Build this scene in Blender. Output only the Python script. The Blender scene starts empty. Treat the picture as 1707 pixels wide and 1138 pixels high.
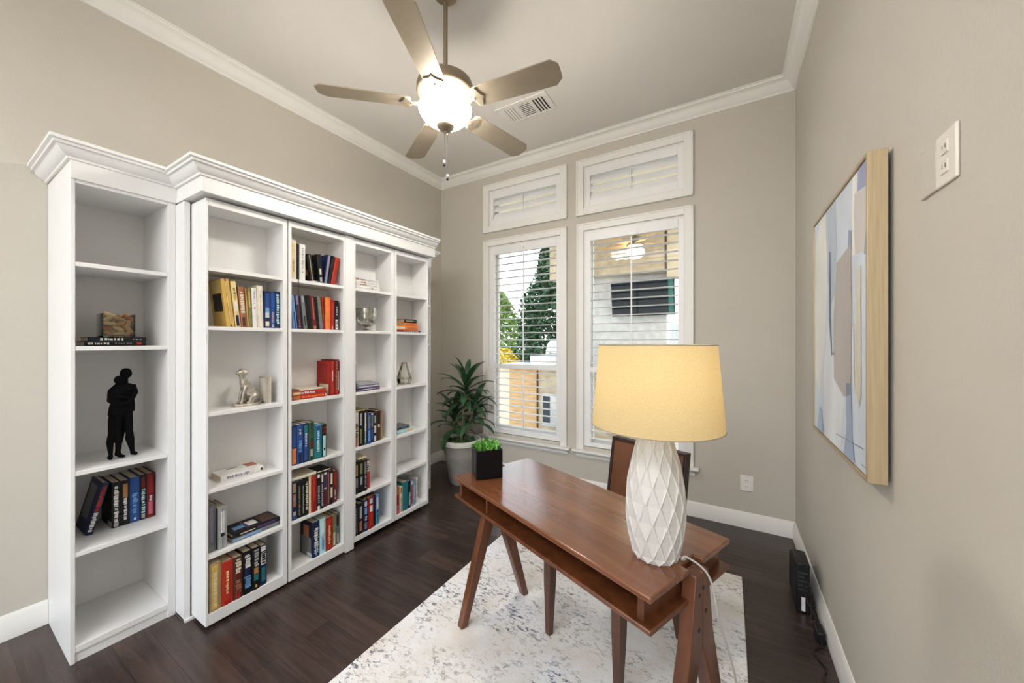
import bpy, math, random
from mathutils import Vector, Matrix
random.seed(7)
SC = bpy.context.scene
COL = SC.collection
PI = math.pi
R = math.radians

# ------------------------------------------------------------------ camera
YAW = 30.873
cam_d = bpy.data.cameras.new('camera'); cam = bpy.data.objects.new('camera', cam_d); COL.objects.link(cam)
cam.location = (0, 0, 1.45); cam.rotation_euler = (R(90), 0, R(YAW))
cam_d.sensor_fit = 'HORIZONTAL'; cam_d.sensor_width = 36.0; cam_d.lens = 603.0/1707*36
cam_d.clip_start = 0.02; cam_d.clip_end = 200
SC.camera = cam
# ------------------------------------------------------------------ sky
w = bpy.data.worlds.new('sky'); SC.world = w; w.use_nodes = True
nt = w.node_tree; nt.nodes.clear()
o_ = nt.nodes.new('ShaderNodeOutputWorld'); b_ = nt.nodes.new('ShaderNodeBackground')
tc = nt.nodes.new('ShaderNodeTexCoord'); sx = nt.nodes.new('ShaderNodeSeparateXYZ'); cr = nt.nodes.new('ShaderNodeValToRGB')
cr.color_ramp.elements[0].position = 0.45; cr.color_ramp.elements[0].color = (0.62, 0.60, 0.56, 1)
cr.color_ramp.elements[1].position = 0.9; cr.color_ramp.elements[1].color = (0.62, 0.78, 1.0, 1)
e = cr.color_ramp.elements.new(0.53); e.color = (1.0, 1.0, 1.0, 1)
mp = nt.nodes.new('ShaderNodeMath'); mp.operation = 'MULTIPLY_ADD'; mp.inputs[1].default_value = 0.5; mp.inputs[2].default_value = 0.5
nt.links.new(tc.outputs['Generated'], sx.inputs[0]); nt.links.new(sx.outputs['Z'], mp.inputs[0])
nt.links.new(mp.outputs[0], cr.inputs[0]); nt.links.new(cr.outputs[0], b_.inputs[0]); nt.links.new(b_.outputs[0], o_.inputs[0])
b_.inputs[1].default_value = 1.9
# ------------------------------------------------------------------ exposure
vs = SC.view_settings
vs.view_transform = 'Standard'; vs.look = 'None'; vs.gamma = 1.0; vs.use_curve_mapping = False
vs.exposure = 1.04
SC.cycles.max_bounces = 10; SC.cycles.diffuse_bounces = 6; SC.cycles.transparent_max_bounces = 16
SC.cycles.sample_clamp_indirect = 6.0
SC.cycles.use_denoising = True
FAN_W = 13.0
# large soft fill light, added out of view behind the camera
hl = bpy.data.lights.new('fill_light', 'AREA'); hl.shape = 'RECTANGLE'; hl.size = 2.6; hl.size_y = 1.2; hl.energy = 42; hl.color = (1, 0.98, 0.96)
ho = bpy.data.objects.new('fill_light', hl); COL.objects.link(ho); ho.location = (-.75, -1.5, 3.36); ho.rotation_euler = (0, 0, 0)

# ------------------------------------------------------------------ materials
def new_mat(name):
    m = bpy.data.materials.new(name); m.use_nodes = True
    return m, m.node_tree, m.node_tree.nodes['Principled BSDF']
def pm(name, col, rough=0.5, metal=0.0, var=0.0, vscale=8.0, bump=0.0, bscale=60.0, stretch=(1, 1, 1), coat=0.0, spec=None):
    m, t, p = new_mat(name)
    p.inputs['Base Color'].default_value = (*col, 1); p.inputs['Roughness'].default_value = rough; p.inputs['Metallic'].default_value = metal
    if coat: p.inputs['Coat Weight'].default_value = coat; p.inputs['Coat Roughness'].default_value = 0.12
    if spec is not None: p.inputs['Specular IOR Level'].default_value = spec
    if var or bump:
        tc = t.nodes.new('ShaderNodeTexCoord'); mpn = t.nodes.new('ShaderNodeMapping'); mpn.inputs['Scale'].default_value = stretch
        t.links.new(tc.outputs['Object'], mpn.inputs[0])
    if var:
        n = t.nodes.new('ShaderNodeTexNoise'); n.inputs['Scale'].default_value = vscale; n.inputs['Detail'].default_value = 6
        t.links.new(mpn.outputs[0], n.inputs['Vector'])
        r = t.nodes.new('ShaderNodeValToRGB')
        r.color_ramp.elements[0].position = 0.3; r.color_ramp.elements[1].position = 0.7
        r.color_ramp.elements[0].color = (*[c*(1-var) for c in col], 1); r.color_ramp.elements[1].color = (*[min(1, c*(1+var)) for c in col], 1)
        t.links.new(n.outputs['Fac'], r.inputs[0]); t.links.new(r.outputs[0], p.inputs['Base Color'])
    if bump:
        n2 = t.nodes.new('ShaderNodeTexNoise'); n2.inputs['Scale'].default_value = bscale; n2.inputs['Detail'].default_value = 4
        t.links.new(mpn.outputs[0], n2.inputs['Vector'])
        bp = t.nodes.new('ShaderNodeBump'); bp.inputs['Strength'].default_value = bump; bp.inputs['Distance'].default_value = 0.01
        t.links.new(n2.outputs['Fac'], bp.inputs['Height']); t.links.new(bp.outputs[0], p.inputs['Normal'])
    return m
_cc = {}
def cmat(c, rough=0.45):
    k = tuple(round(x, 3) for x in c) + (rough,)
    if k not in _cc: _cc[k] = pm('print_%02d' % len(_cc), tuple(q*(.72 if max(c) < .6 else .9) for q in c), rough, var=0.12, vscale=25, spec=.25)
    return _cc[k]

WALL = pm('taupe wall paint', (0.525, 0.494, 0.434), 0.75, bump=0.13, bscale=120, var=0.02, vscale=2)
CEIL = pm('ceiling paint', (0.69, 0.668, 0.638), 0.85, bump=0.08, bscale=150)
TRIM = pm('white trim paint', (0.78, 0.77, 0.74), 0.4, var=0.015)
SHUT = pm('white shutter paint', (0.80, 0.80, 0.80), 0.35, var=0.015)
CAB = pm('white cabinet paint', (0.75, 0.75, 0.745), 0.38, var=0.015, bump=0.04, bscale=180)
DARKGAP = pm('painted gap shadow', (0.012, 0.011, 0.010), 0.9, var=0.1)  # near-black colour put in for the shade in gaps and recesses
PLATE = pm('almond plastic', (0.72, 0.69, 0.62), 0.35, var=0.02)
PLATEW = pm('white plastic', (0.78, 0.77, 0.74), 0.35, var=0.02)
BLACKP = pm('black plastic', (0.008, 0.008, 0.010), 0.4, var=0.2, spec=.3)
STEEL = pm('stainless steel', (0.55, 0.55, 0.55), 0.3, 1.0, var=0.1)

def wood_mat(name, dark, mid, light, row, length, rough, grain=1.0, swap=False, coat=0.0, bump=0.1, mort=0.0012):
    m, t, p = new_mat(name)
    tc = t.nodes.new('ShaderNodeTexCoord'); mpn = t.nodes.new('ShaderNodeMapping')
    if swap: mpn.inputs['Rotation'].default_value = (0, 0, R(90))
    t.links.new(tc.outputs['Object'], mpn.inputs[0])
    br = t.nodes.new('ShaderNodeTexBrick'); br.offset = 0.37; br.inputs['Scale'].default_value = 1.0
    br.inputs['Brick Width'].default_value = length; br.inputs['Row Height'].default_value = row
    br.inputs['Mortar Size'].default_value = mort; br.inputs['Mortar Smooth'].default_value = 0.2
    br.inputs['Color1'].default_value = (0.34, 0.34, 0.34, 1); br.inputs['Color2'].default_value = (0.66, 0.66, 0.66, 1); br.inputs['Mortar'].default_value = (0, 0, 0, 1)
    br.inputs['Bias'].default_value = 0.0
    t.links.new(mpn.outputs[0], br.inputs['Vector'])
    m2 = t.nodes.new('ShaderNodeMapping'); m2.inputs['Scale'].default_value = (2.2*grain, 28*grain, 28*grain)
    t.links.new(mpn.outputs[0], m2.inputs[0])
    n = t.nodes.new('ShaderNodeTexNoise'); n.inputs['Scale'].default_value = 1.0; n.inputs['Detail'].default_value = 8; n.inputs['Roughness'].default_value = 0.65; n.inputs['Distortion'].default_value = 0.8
    t.links.new(m2.outputs[0], n.inputs['Vector'])
    n3 = t.nodes.new('ShaderNodeTexNoise'); n3.inputs['Scale'].default_value = 1.7; n3.inputs['Detail'].default_value = 2
    t.links.new(mpn.outputs[0], n3.inputs['Vector'])
    mx = t.nodes.new('ShaderNodeMath'); mx.operation = 'MULTIPLY_ADD'; mx.inputs[1].default_value = 0.5
    t.links.new(br.outputs['Color'], mx.inputs[0])
    m3 = t.nodes.new('ShaderNodeMath'); m3.operation = 'MULTIPLY_ADD'; m3.inputs[1].default_value = 0.6; m3.inputs[2].default_value = -0.12
    t.links.new(n.outputs['Fac'], m3.inputs[0])
    m4 = t.nodes.new('ShaderNodeMath'); m4.operation = 'MULTIPLY_ADD'; m4.inputs[1].default_value = 0.35; m4.inputs[2].default_value = -0.1
    t.links.new(n3.outputs['Fac'], m4.inputs[0])
    ad = t.nodes.new('ShaderNodeMath'); ad.operation = 'ADD'
    t.links.new(m3.outputs[0], ad.inputs[0]); t.links.new(m4.outputs[0], ad.inputs[1]); t.links.new(ad.outputs[0], mx.inputs[2])
    r = t.nodes.new('ShaderNodeValToRGB')
    r.color_ramp.elements[0].position = 0.12; r.color_ramp.elements[0].color = (*dark, 1)
    r.color_ramp.elements[1].position = 0.85; r.color_ramp.elements[1].color = (*light, 1)
    k = r.color_ramp.elements.new(0.45); k.color = (*mid, 1)
    t.links.new(mx.outputs[0], r.inputs[0]); t.links.new(r.outputs[0], p.inputs['Base Color'])
    p.inputs['Roughness'].default_value = rough
    if coat: p.inputs['Coat Weight'].default_value = coat; p.inputs['Coat Roughness'].default_value = 0.15
    bp = t.nodes.new('ShaderNodeBump'); bp.inputs['Strength'].default_value = bump; bp.inputs['Distance'].default_value = 0.01
    t.links.new(n.outputs['Fac'], bp.inputs['Height']); t.links.new(bp.outputs[0], p.inputs['Normal'])
    return m
FLOOR = wood_mat('dark hand scraped planks', (0.012, 0.008, 0.007), (0.036, 0.023, 0.020), (0.10, 0.062, 0.048), 0.125, 1.3, 0.27, bump=0.16)
WOODT = wood_mat('acacia desk top', (0.080, 0.025, 0.010), (0.155, 0.053, 0.021), (0.27, 0.115, 0.048), 0.085, 3.0, 0.19, bump=0.015, coat=0.5, mort=0.0)
WOODD = pm('reddish brown wood', (0.115, 0.036, 0.0125), 0.35, var=0.35, vscale=4, stretch=(6, 6, 0.7), bump=0.03, coat=0.15)
WOODC = pm('dark walnut chair wood', (0.075, 0.03, 0.017), 0.4, var=0.3, vscale=4, stretch=(6, 6, 0.7))
LEATH = pm('brown leather', (0.125, 0.046, 0.021), 0.42, var=0.15, vscale=6, bump=0.08, bscale=160)
PIPING = pm('dark leather piping', (0.035, 0.014, 0.010), 0.45, var=0.15)
BRONZE = pm('brushed bronze', (0.30, 0.245, 0.175), 0.42, 0.75, var=0.06, vscale=20, stretch=(1, 30, 30))
BLADE = pm('satin bronze blade', (0.36, 0.30, 0.22), 0.40, 0.45, var=0.05, vscale=12)
CHROME = pm('polished chrome', (0.7, 0.7, 0.7), 0.15, 1.0, var=0.05)
GOLD = pm('antique gold wire', (0.42, 0.30, 0.12), 0.3, 1.0, var=0.1)
SILVER = pm('antique silver', (0.46, 0.42, 0.36), 0.38, 0.85, var=0.35, vscale=30, bump=0.15, bscale=90)
CERAM = pm('matte white ceramic', (0.58, 0.565, 0.54), 0.5, var=0.015)
STATUE = pm('black cast metal', (0.004, 0.004, 0.005), 0.8, var=0.2, spec=0.06)
PAPER = pm('book pages', (0.62, 0.53, 0.38), 0.8, var=0.12, vscale=9, stretch=(1, 90, 1))
CONC = pm('grey concrete pot', (0.27, 0.255, 0.235), 0.75, var=0.22, vscale=7, bump=0.12, bscale=40)
RIMW = pm('whitewashed rim', (0.62, 0.61, 0.58), 0.65, var=0.1)
MOSS = pm('moss', (0.06, 0.13, 0.03), 0.9, var=0.6, vscale=60, bump=0.8, bscale=90)
LEAF = pm('dark green leaf', (0.030, 0.082, 0.034), 0.35, var=0.4, vscale=14)
SUCC = pm('bright green succulent', (0.13, 0.36, 0.06), 0.4, var=0.4, vscale=40)
STEM = pm('cane stem', (0.16, 0.14, 0.08), 0.7, var=0.3, vscale=30)
CORK = pm('wine cork', (0.56, 0.33, 0.17), 0.8, var=0.15, vscale=90)
GILT = pm('champagne gold frame', (0.46, 0.36, 0.225), 0.42, 0.55, var=0.10, vscale=9, stretch=(20, 20, 0.6))
CORDW = pm('clear silver cord', (0.55, 0.53, 0.50), 0.3, 0.3, var=0.1)

def glass_mat(name, tint=(1, 1, 1), refl=0.06):
    m = bpy.data.materials.new(name); m.use_nodes = True; t = m.node_tree; t.nodes.clear()
    o = t.nodes.new('ShaderNodeOutputMaterial'); mix = t.nodes.new('ShaderNodeMixShader'); tr = t.nodes.new('ShaderNodeBsdfTransparent'); gl = t.nodes.new('ShaderNodeBsdfGlossy')
    tr.inputs[0].default_value = (*tint, 1); gl.inputs['Roughness'].default_value = 0.02
    fr = t.nodes.new('ShaderNodeFresnel'); fr.inputs[0].default_value = 1.45
    mu = t.nodes.new('ShaderNodeMath'); mu.operation = 'MULTIPLY'; mu.inputs[1].default_value = 1.0 if refl > 0.05 else refl*16
    t.links.new(fr.outputs[0], mu.inputs[0]); t.links.new(mu.outputs[0], mix.inputs[0]); t.links.new(tr.outputs[0], mix.inputs[1]); t.links.new(gl.outputs[0], mix.inputs[2]); t.links.new(mix.outputs[0], o.inputs[0])
    return m
PANE = glass_mat('window glass', (0.96, 0.98, 0.98), 0.02)
GLASS = glass_mat('clear glass', (0.93, 0.95, 0.93))

def glow_mat(name, col, strength, base):
    m, t, p = new_mat(name)
    p.inputs['Base Color'].default_value = (*base, 1); p.inputs['Emission Color'].default_value = (*col, 1); p.inputs['Emission Strength'].default_value = strength
    p.inputs['Roughness'].default_value = 0.35
    n = t.nodes.new('ShaderNodeTexNoise'); n.inputs['Scale'].default_value = 14
    r = t.nodes.new('ShaderNodeValToRGB'); r.color_ramp.elements[0].color = (*[c*0.8 for c in col], 1); r.color_ramp.elements[1].color = (*col, 1)
    r.color_ramp.elements[0].position = 0.35; r.color_ramp.elements[1].position = 0.6
    t.links.new(n.outputs['Fac'], r.inputs[0]); t.links.new(r.outputs[0], p.inputs['Emission Color'])
    return m
BOWL = glow_mat('lit alabaster glass', (1.0, 0.94, 0.86), 50.0, (0.85, 0.8, 0.7))
PATIOBULB = glow_mat('lit patio bulb', (1.0, 0.92, 0.75), 6, (0.9, 0.9, 0.85))

def shade_mat():
    m = bpy.data.materials.new('linen lampshade'); m.use_nodes = True; t = m.node_tree; t.nodes.clear()
    o = t.nodes.new('ShaderNodeOutputMaterial'); mix = t.nodes.new('ShaderNodeMixShader'); d = t.nodes.new('ShaderNodeBsdfDiffuse'); tl = t.nodes.new('ShaderNodeBsdfTranslucent')
    mix.inputs[0].default_value = 0.5
    tc = t.nodes.new('ShaderNodeTexCoord'); mpn = t.nodes.new('ShaderNodeMapping'); mpn.inputs['Scale'].default_value = (45, 45, 170)
    n = t.nodes.new('ShaderNodeTexNoise'); n.inputs['Scale'].default_value = 4.0; n.inputs['Detail'].default_value = 5
    r = t.nodes.new('ShaderNodeValToRGB'); r.color_ramp.elements[0].position = 0.3; r.color_ramp.elements[1].position = 0.65
    r.color_ramp.elements[0].color = (0.71, 0.575, 0.325, 1); r.color_ramp.elements[1].color = (0.80, 0.67, 0.40, 1)
    t.links.new(tc.outputs['Object'], mpn.inputs[0]); t.links.new(mpn.outputs[0], n.inputs['Vector']); t.links.new(n.outputs['Fac'], r.inputs[0])
    t.links.new(r.outputs[0], d.inputs[0]); t.links.new(r.outputs[0], tl.inputs[0])
    t.links.new(d.outputs[0], mix.inputs[1]); t.links.new(tl.outputs[0], mix.inputs[2]); t.links.new(mix.outputs[0], o.inputs[0])
    return m
SHADE = shade_mat()

def rug_mat():
    m, t, p = new_mat('distressed rug'); p.inputs['Roughness'].default_value = 0.95
    tc = t.nodes.new('ShaderNodeTexCoord')
    def noise(scale, det, st, dist=0.0):
        mpn = t.nodes.new('ShaderNodeMapping'); mpn.inputs['Scale'].default_value = st; t.links.new(tc.outputs['Object'], mpn.inputs[0])
        n = t.nodes.new('ShaderNodeTexNoise'); n.inputs['Scale'].default_value = scale; n.inputs['Detail'].default_value = det; n.inputs['Distortion'].default_value = dist; n.inputs['Roughness'].default_value = 0.65
        t.links.new(mpn.outputs[0], n.inputs['Vector']); return n
    def ramp(n, a, b, c0=(0, 0, 0), c1=(1, 1, 1)):
        r = t.nodes.new('ShaderNodeValToRGB'); r.color_ramp.elements[0].position = a; r.color_ramp.elements[1].position = b
        r.color_ramp.elements[0].color = (*c0, 1); r.color_ramp.elements[1].color = (*c1, 1); t.links.new(n.outputs['Fac'], r.inputs[0]); return r
    base = ramp(noise(3.2, 5, (1, 1, 1)), 0.36, 0.66, (0.74, 0.705, 0.65), (0.85, 0.865, 0.90))
    sp = ramp(noise(60, 8, (0.5, 1, 1), 0.9), 0.52, 0.59)
    area = ramp(noise(5.0, 6, (0.7, 1, 1), 0.5), 0.40, 0.62)
    mu = t.nodes.new('ShaderNodeMath'); mu.operation = 'MULTIPLY'; t.links.new(sp.outputs[0], mu.inputs[0]); t.links.new(area.outputs[0], mu.inputs[1])
    tint = ramp(noise(2.6, 3, (1, 1, 1)), 0.42, 0.62, (0.15, 0.135, 0.12), (0.085, 0.115, 0.20))
    mx = t.nodes.new('ShaderNodeMix'); mx.data_type = 'RGBA'
    t.links.new(mu.outputs[0], mx.inputs['Factor']); t.links.new(base.outputs[0], mx.inputs[6]); t.links.new(tint.outputs[0], mx.inputs[7])
    t.links.new(mx.outputs[2], p.inputs['Base Color'])
    bp = t.nodes.new('ShaderNodeBump'); bp.inputs['Strength'].default_value = 0.3; bp.inputs['Distance'].default_value = 0.01
    t.links.new(noise(160, 3, (1, 1, 1)).outputs['Fac'], bp.inputs['Height']); t.links.new(bp.outputs[0], p.inputs['Normal'])
    return m
RUG = rug_mat()

# ------------------------------------------------------------------ mesh helpers
class MB:
    def __init__(s): s.v = []; s.f = []; s.m = []; s.T = None; s.k = 0
    def add(s, vs, fs):
        n = len(s.v)
        s.v += [tuple(s.T @ Vector(q)) if s.T else tuple(q) for q in vs]
        s.f += [tuple(n+i for i in q) for q in fs]; s.m += [s.k]*len(fs)
    def box(s, x0, x1, y0, y1, z0, z1):
        s.add([(x0,y0,z0),(x1,y0,z0),(x1,y1,z0),(x0,y1,z0),(x0,y0,z1),(x1,y0,z1),(x1,y1,z1),(x0,y1,z1)],
              [(3,2,1,0),(4,5,6,7),(0,1,5,4),(1,2,6,5),(2,3,7,6),(3,0,4,7)])
    def prism(s, poly, a, b, ax='z'):
        def p(u, v, c): return {'z': (u, v, c), 'x': (c, u, v), 'y': (u, c, v)}[ax]
        n = len(poly); vs = [p(u, v, a) for u, v in poly] + [p(u, v, b) for u, v in poly]
        fs = [tuple(range(n-1, -1, -1)), tuple(range(n, 2*n))] + [(i, (i+1) % n, n+(i+1) % n, n+i) for i in range(n)]
        if ax == 'y': fs = [q[::-1] for q in fs]
        s.add(vs, fs)
    def lathe(s, prof, n=32, c=(0, 0), cap=True):
        vs = []
        for r, z in prof:
            for i in range(n):
                a = 2*PI*i/n; vs.append((c[0]+r*math.cos(a), c[1]+r*math.sin(a), z))
        fs = []
        for k in range(len(prof)-1):
            for i in range(n):
                fs.append((k*n+i, k*n+(i+1) % n, (k+1)*n+(i+1) % n, (k+1)*n+i))
        if cap:
            if prof[0][0] > 1e-4: fs.append(tuple(range(n-1, -1, -1)))
            if prof[-1][0] > 1e-4: fs.append(tuple((len(prof)-1)*n+i for i in range(n)))
        s.add(vs, fs)
    def tube(s, pts, r, n=8, cap=True):
        pts = [Vector(p) for p in pts]; rs = r if isinstance(r, (list, tuple)) else [r]*len(pts)
        t = (pts[1]-pts[0]).normalized(); u = t.orthogonal().normalized(); vs = []
        for i, p in enumerate(pts):
            d = (pts[min(i+1, len(pts)-1)]-pts[max(i-1, 0)])
            if d.length > 1e-9: t = d.normalized()
            u = (u - t*u.dot(t)); u = u.normalized() if u.length > 1e-6 else t.orthogonal().normalized(); v = t.cross(u)
            for k in range(n):
                a = 2*PI*k/n; vs.append(p+(u*math.cos(a)+v*math.sin(a))*rs[i])
        fs = [(i*n+k, i*n+(k+1) % n, (i+1)*n+(k+1) % n, (i+1)*n+k) for i in range(len(pts)-1) for k in range(n)]
        if cap: fs += [tuple(range(n-1, -1, -1)), tuple((len(pts)-1)*n+k for k in range(n))]
        s.add(vs, fs)
    def ball(s, c, r, n=14, sc=(1, 1, 1)):
        m = n//2; vs = []; fs = []
        for i in range(m+1):
            a = PI*i/m
            for k in range(n):
                b = 2*PI*k/n; vs.append((c[0]+r*sc[0]*math.sin(a)*math.cos(b), c[1]+r*sc[1]*math.sin(a)*math.sin(b), c[2]+r*sc[2]*math.cos(a)))
        for i in range(m):
            for k in range(n): fs.append((i*n+k, (i+1)*n+k, (i+1)*n+(k+1) % n, i*n+(k+1) % n))
        s.add(vs, fs)
    def sweep(s, path, prof, closed=False):
        # path: XY points, prof: (out, z) with out to the LEFT of the travel direction; mitred corners
        P = [Vector((*p, 0)) for p in path]; n = len(P); vs = []
        for i in range(n):
            d0 = (P[i]-P[i-1]).normalized() if i > 0 else None; d1 = (P[i+1]-P[i]).normalized() if i < n-1 else None
            d0 = d0 or d1; d1 = d1 or d0
            n0 = Vector((-d0.y, d0.x, 0)); n1 = Vector((-d1.y, d1.x, 0)); b = (n0+n1); b = b/max(1e-6, (1+n0.dot(n1)))
            for o, z in prof: vs.append((P[i].x+b.x*o, P[i].y+b.y*o, z))
        k = len(prof); fs = [(i*k+j, (i+1)*k+j, (i+1)*k+(j+1) % k, i*k+(j+1) % k) for i in range(n-1) for j in range(k)]
        fs += [tuple(range(k)), tuple((n-1)*k+j for j in range(k-1, -1, -1))]
        s.add(vs, fs)
    def build(s, name, mat, parent=None, local=False, smooth=None, bevel=0.0, kind=None, origin=None, remesh=0.0, subsurf=0, seg=2):
        vs = [Vector(v) for v in s.v]
        loc = Vector((0, 0, 0))
        if parent is not None:
            if not local:
                off = Vector((0, 0, 0)); q = parent
                while q: off += q.location; q = q.parent
                vs = [v-off for v in vs]
        elif not local:
            lo = [min(v[i] for v in vs) for i in range(3)]; hi = [max(v[i] for v in vs) for i in range(3)]
            loc = Vector(origin) if origin else Vector(((lo[0]+hi[0])/2, (lo[1]+hi[1])/2, lo[2]))
            vs = [v-loc for v in vs]
        me = bpy.data.meshes.new(name); me.from_pydata(vs, [], s.f)
        mats = mat if isinstance(mat, (list, tuple)) else [mat]
        for q in mats: me.materials.append(q)
        for p, k in zip(me.polygons, s.m): p.material_index = min(k, len(mats)-1)
        me.update()
        import bmesh
        bm = bmesh.new(); bm.from_mesh(me); bmesh.ops.recalc_face_normals(bm, faces=bm.faces); bm.to_mesh(me); bm.free()
        if smooth is not None:
            me.shade_smooth(); me.set_sharp_from_angle(angle=R(smooth))
        ob = bpy.data.objects.new(name, me); ob.location = loc; COL.objects.link(ob)
        if parent is not None: ob.parent = parent
        if remesh:
            md = ob.modifiers.new('remesh', 'REMESH'); md.mode = 'VOXEL'; md.voxel_size = remesh; md.use_smooth_shade = True
            sm = ob.modifiers.new('smooth', 'SMOOTH'); sm.iterations = 3; sm.factor = 0.5
        if subsurf:
            md = ob.modifiers.new('sub', 'SUBSURF'); md.levels = subsurf; md.render_levels = subsurf
        if bevel:
            md = ob.modifiers.new('bevel', 'BEVEL'); md.width = bevel; md.segments = seg; md.limit_method = 'ANGLE'; md.angle_limit = R(40)
            me.shade_smooth(); me.set_sharp_from_angle(angle=R(50)); md.harden_normals = False
        if kind: ob['kind'] = kind
        return ob
def tag(o, label, cat, group=None):
    o['label'] = label; o['category'] = cat
    if group: o['group'] = group
    return o
def thing(name, label, cat, loc=(0, 0, 0), rz=0.0, group=None):
    o = bpy.data.objects.new(name, None); o.empty_display_size = 0.1; COL.objects.link(o); o.location = loc; o.rotation_euler = (0, 0, rz)
    return tag(o, label, cat, group)
def sbox(name, mat, *b, parent=None, **k):
    m = MB(); m.box(*b); return m.build(name, mat, parent, **k)

# ------------------------------------------------------------------ room shell
XL, XR, YB, YF, ZC = -3.02, 0.425, 3.36, -2.8, 3.40
sbox('floor', FLOOR, XL-.1, XR+.1, YF, YB+.02, -.1, 0, kind='structure', origin=(0, 0, 0))
sbox('ceiling', CEIL, XL-.1, XR+.1, YF, YB+.02, ZC, ZC+.15, kind='structure')
sbox('wall_left', WALL, XL-.12, XL, YF, YB+.12, 0, ZC, kind='structure')
sbox('wall_right', WALL, XR, XR+.12, YF, YB+.12, 0, ZC, kind='structure')
# back wall with its four window openings
WIN = [('window_1', -2.372, -1.372, 0.41, 2.578), ('window_2', -1.262, -0.250, 0.41, 2.580), ('window_3', -2.372, -1.371, 2.670, 3.197), ('window_4', -1.266, -0.253, 2.668, 3.197)]
TW = 0.066
wb = MB()
xs = [XL, -2.372+TW, -1.372-TW, -1.264+TW, -0.252-TW, XR]; zs = [0, 0.445, 2.580-TW, 2.670+TW, 3.197-TW, ZC]
for i in range(5):
    for j in range(5):
        if i in (1, 3) and j in (1, 3): continue
        wb.box(xs[i], xs[i+1], YB, YB+.14, zs[j], zs[j+1])
wb.build('wall_back', WALL, kind='structure')
crown = [(0, 3.30), (.008, 3.302), (.010, 3.313), (.022, 3.322), (.034, 3.338), (.046, 3.360), (.060, 3.374), (.078, 3.380), (.080, 3.392), (.088, 3.394), (.088, ZC), (0, ZC)]
m = MB(); m.sweep([(XR, YF), (XR, YB), (XL, YB), (XL, YF)], crown); m.build('trim_1', TRIM, kind='structure', smooth=30)
base = [(0, 0), (.018, 0), (.018, .075), (.014, .084), (.014, .098), (.008, .112), (.005, .120), (0, .120)]
m = MB(); m.sweep([(XR, YF), (XR, YB)], base); m.build('baseboard_right', TRIM, kind='structure', smooth=30)
m = MB(); m.sweep([(XR, YB), (XL, YB)], base); m.build('baseboard_back', TRIM, kind='structure', smooth=30)
m = MB(); m.sweep([(XL, .373), (XL, YF)], base); m.sweep([(XL, YB), (XL, 2.72)], base); m.build('baseboard_left', TRIM, kind='structure', smooth=30)

def window(n, x0, x1, z0, z1, stool):
    T = .022
    m = MB()
    zb = z0 + (0.0 if stool else 0)
    # flat casing with a raised outer bead
    for (a, b, c, d) in ((x0, x0+TW, zb, z1), (x1-TW, x1, zb, z1), (x0+TW, x1-TW, z1-TW, z1)) + (() if stool else ((x0+TW, x1-TW, z0, z0+TW),)):
        m.box(a, b, YB-T, YB, c, d)
    for (a, b, c, d) in ((x0-.004, x0+.014, zb, z1+.004), (x1-.014, x1+.004, zb, z1+.004), (x0, x1, z1-.012, z1+.004)) + (() if stool else ((x0, x1, z0-.004, z0+.012),)):
        m.box(a, b, YB-T-.006, YB, c, d)
    fr = m.build(n, TRIM, kind='structure', bevel=.003)
    j = MB(); xi0, xi1, zi0, zi1 = x0+TW, x1-TW, (z0+.03 if stool else z0+TW), z1-TW
    for (a, b, c, d) in ((xi0, xi0+.012, zi0, zi1), (xi1-.012, xi1, zi0, zi1), (xi0+.012, xi1-.012, zi1-.012, zi1), (xi0+.012, xi1-.012, zi0, zi0+.012)): j.box(a, b, YB, YB+.15, c, d)
    for (a, b, c, d) in ((xi0+.012, xi0+.055, zi0+.012, zi1-.012), (xi1-.055, xi1-.012, zi0+.012, zi1-.012), (xi0+.055, xi1-.055, zi1-.06, zi1-.012), (xi0+.055, xi1-.055, zi0+.012, zi0+.06)): j.box(a, b, YB+.10, YB+.135, c, d)
    if stool: j.box(xi0+.055, xi1-.055, YB+.10, YB+.135, 1.15, 1.195)
    j.build('window_jamb', TRIM, fr)
    g = MB(); g.box(xi0+.05, xi1-.05, YB+.115, YB+.119, zi0+.055, zi1-.055); g.build('window_pane', PANE, fr)
    if stool:
        s = MB(); s.box(x0-.045, x1+.045, YB-.065, YB, z0-.022, z0); s.build('window_stool', TRIM, fr, bevel=.006)
        a = MB(); a.sweep([(x1+.012, YB), (x0-.012, YB)], [(0, z0-.075), (.012, z0-.075), (.018, z0-.062), (.018, z0-.05), (.026, z0-.04), (.034, z0-.022), (0, z0-.022)])
        a.build('window_apron', TRIM, fr, smooth=30)
    return fr
for n, x0, x1, z0, z1 in WIN: window(n, x0, x1, z0, z1, z0 < 1)

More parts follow.
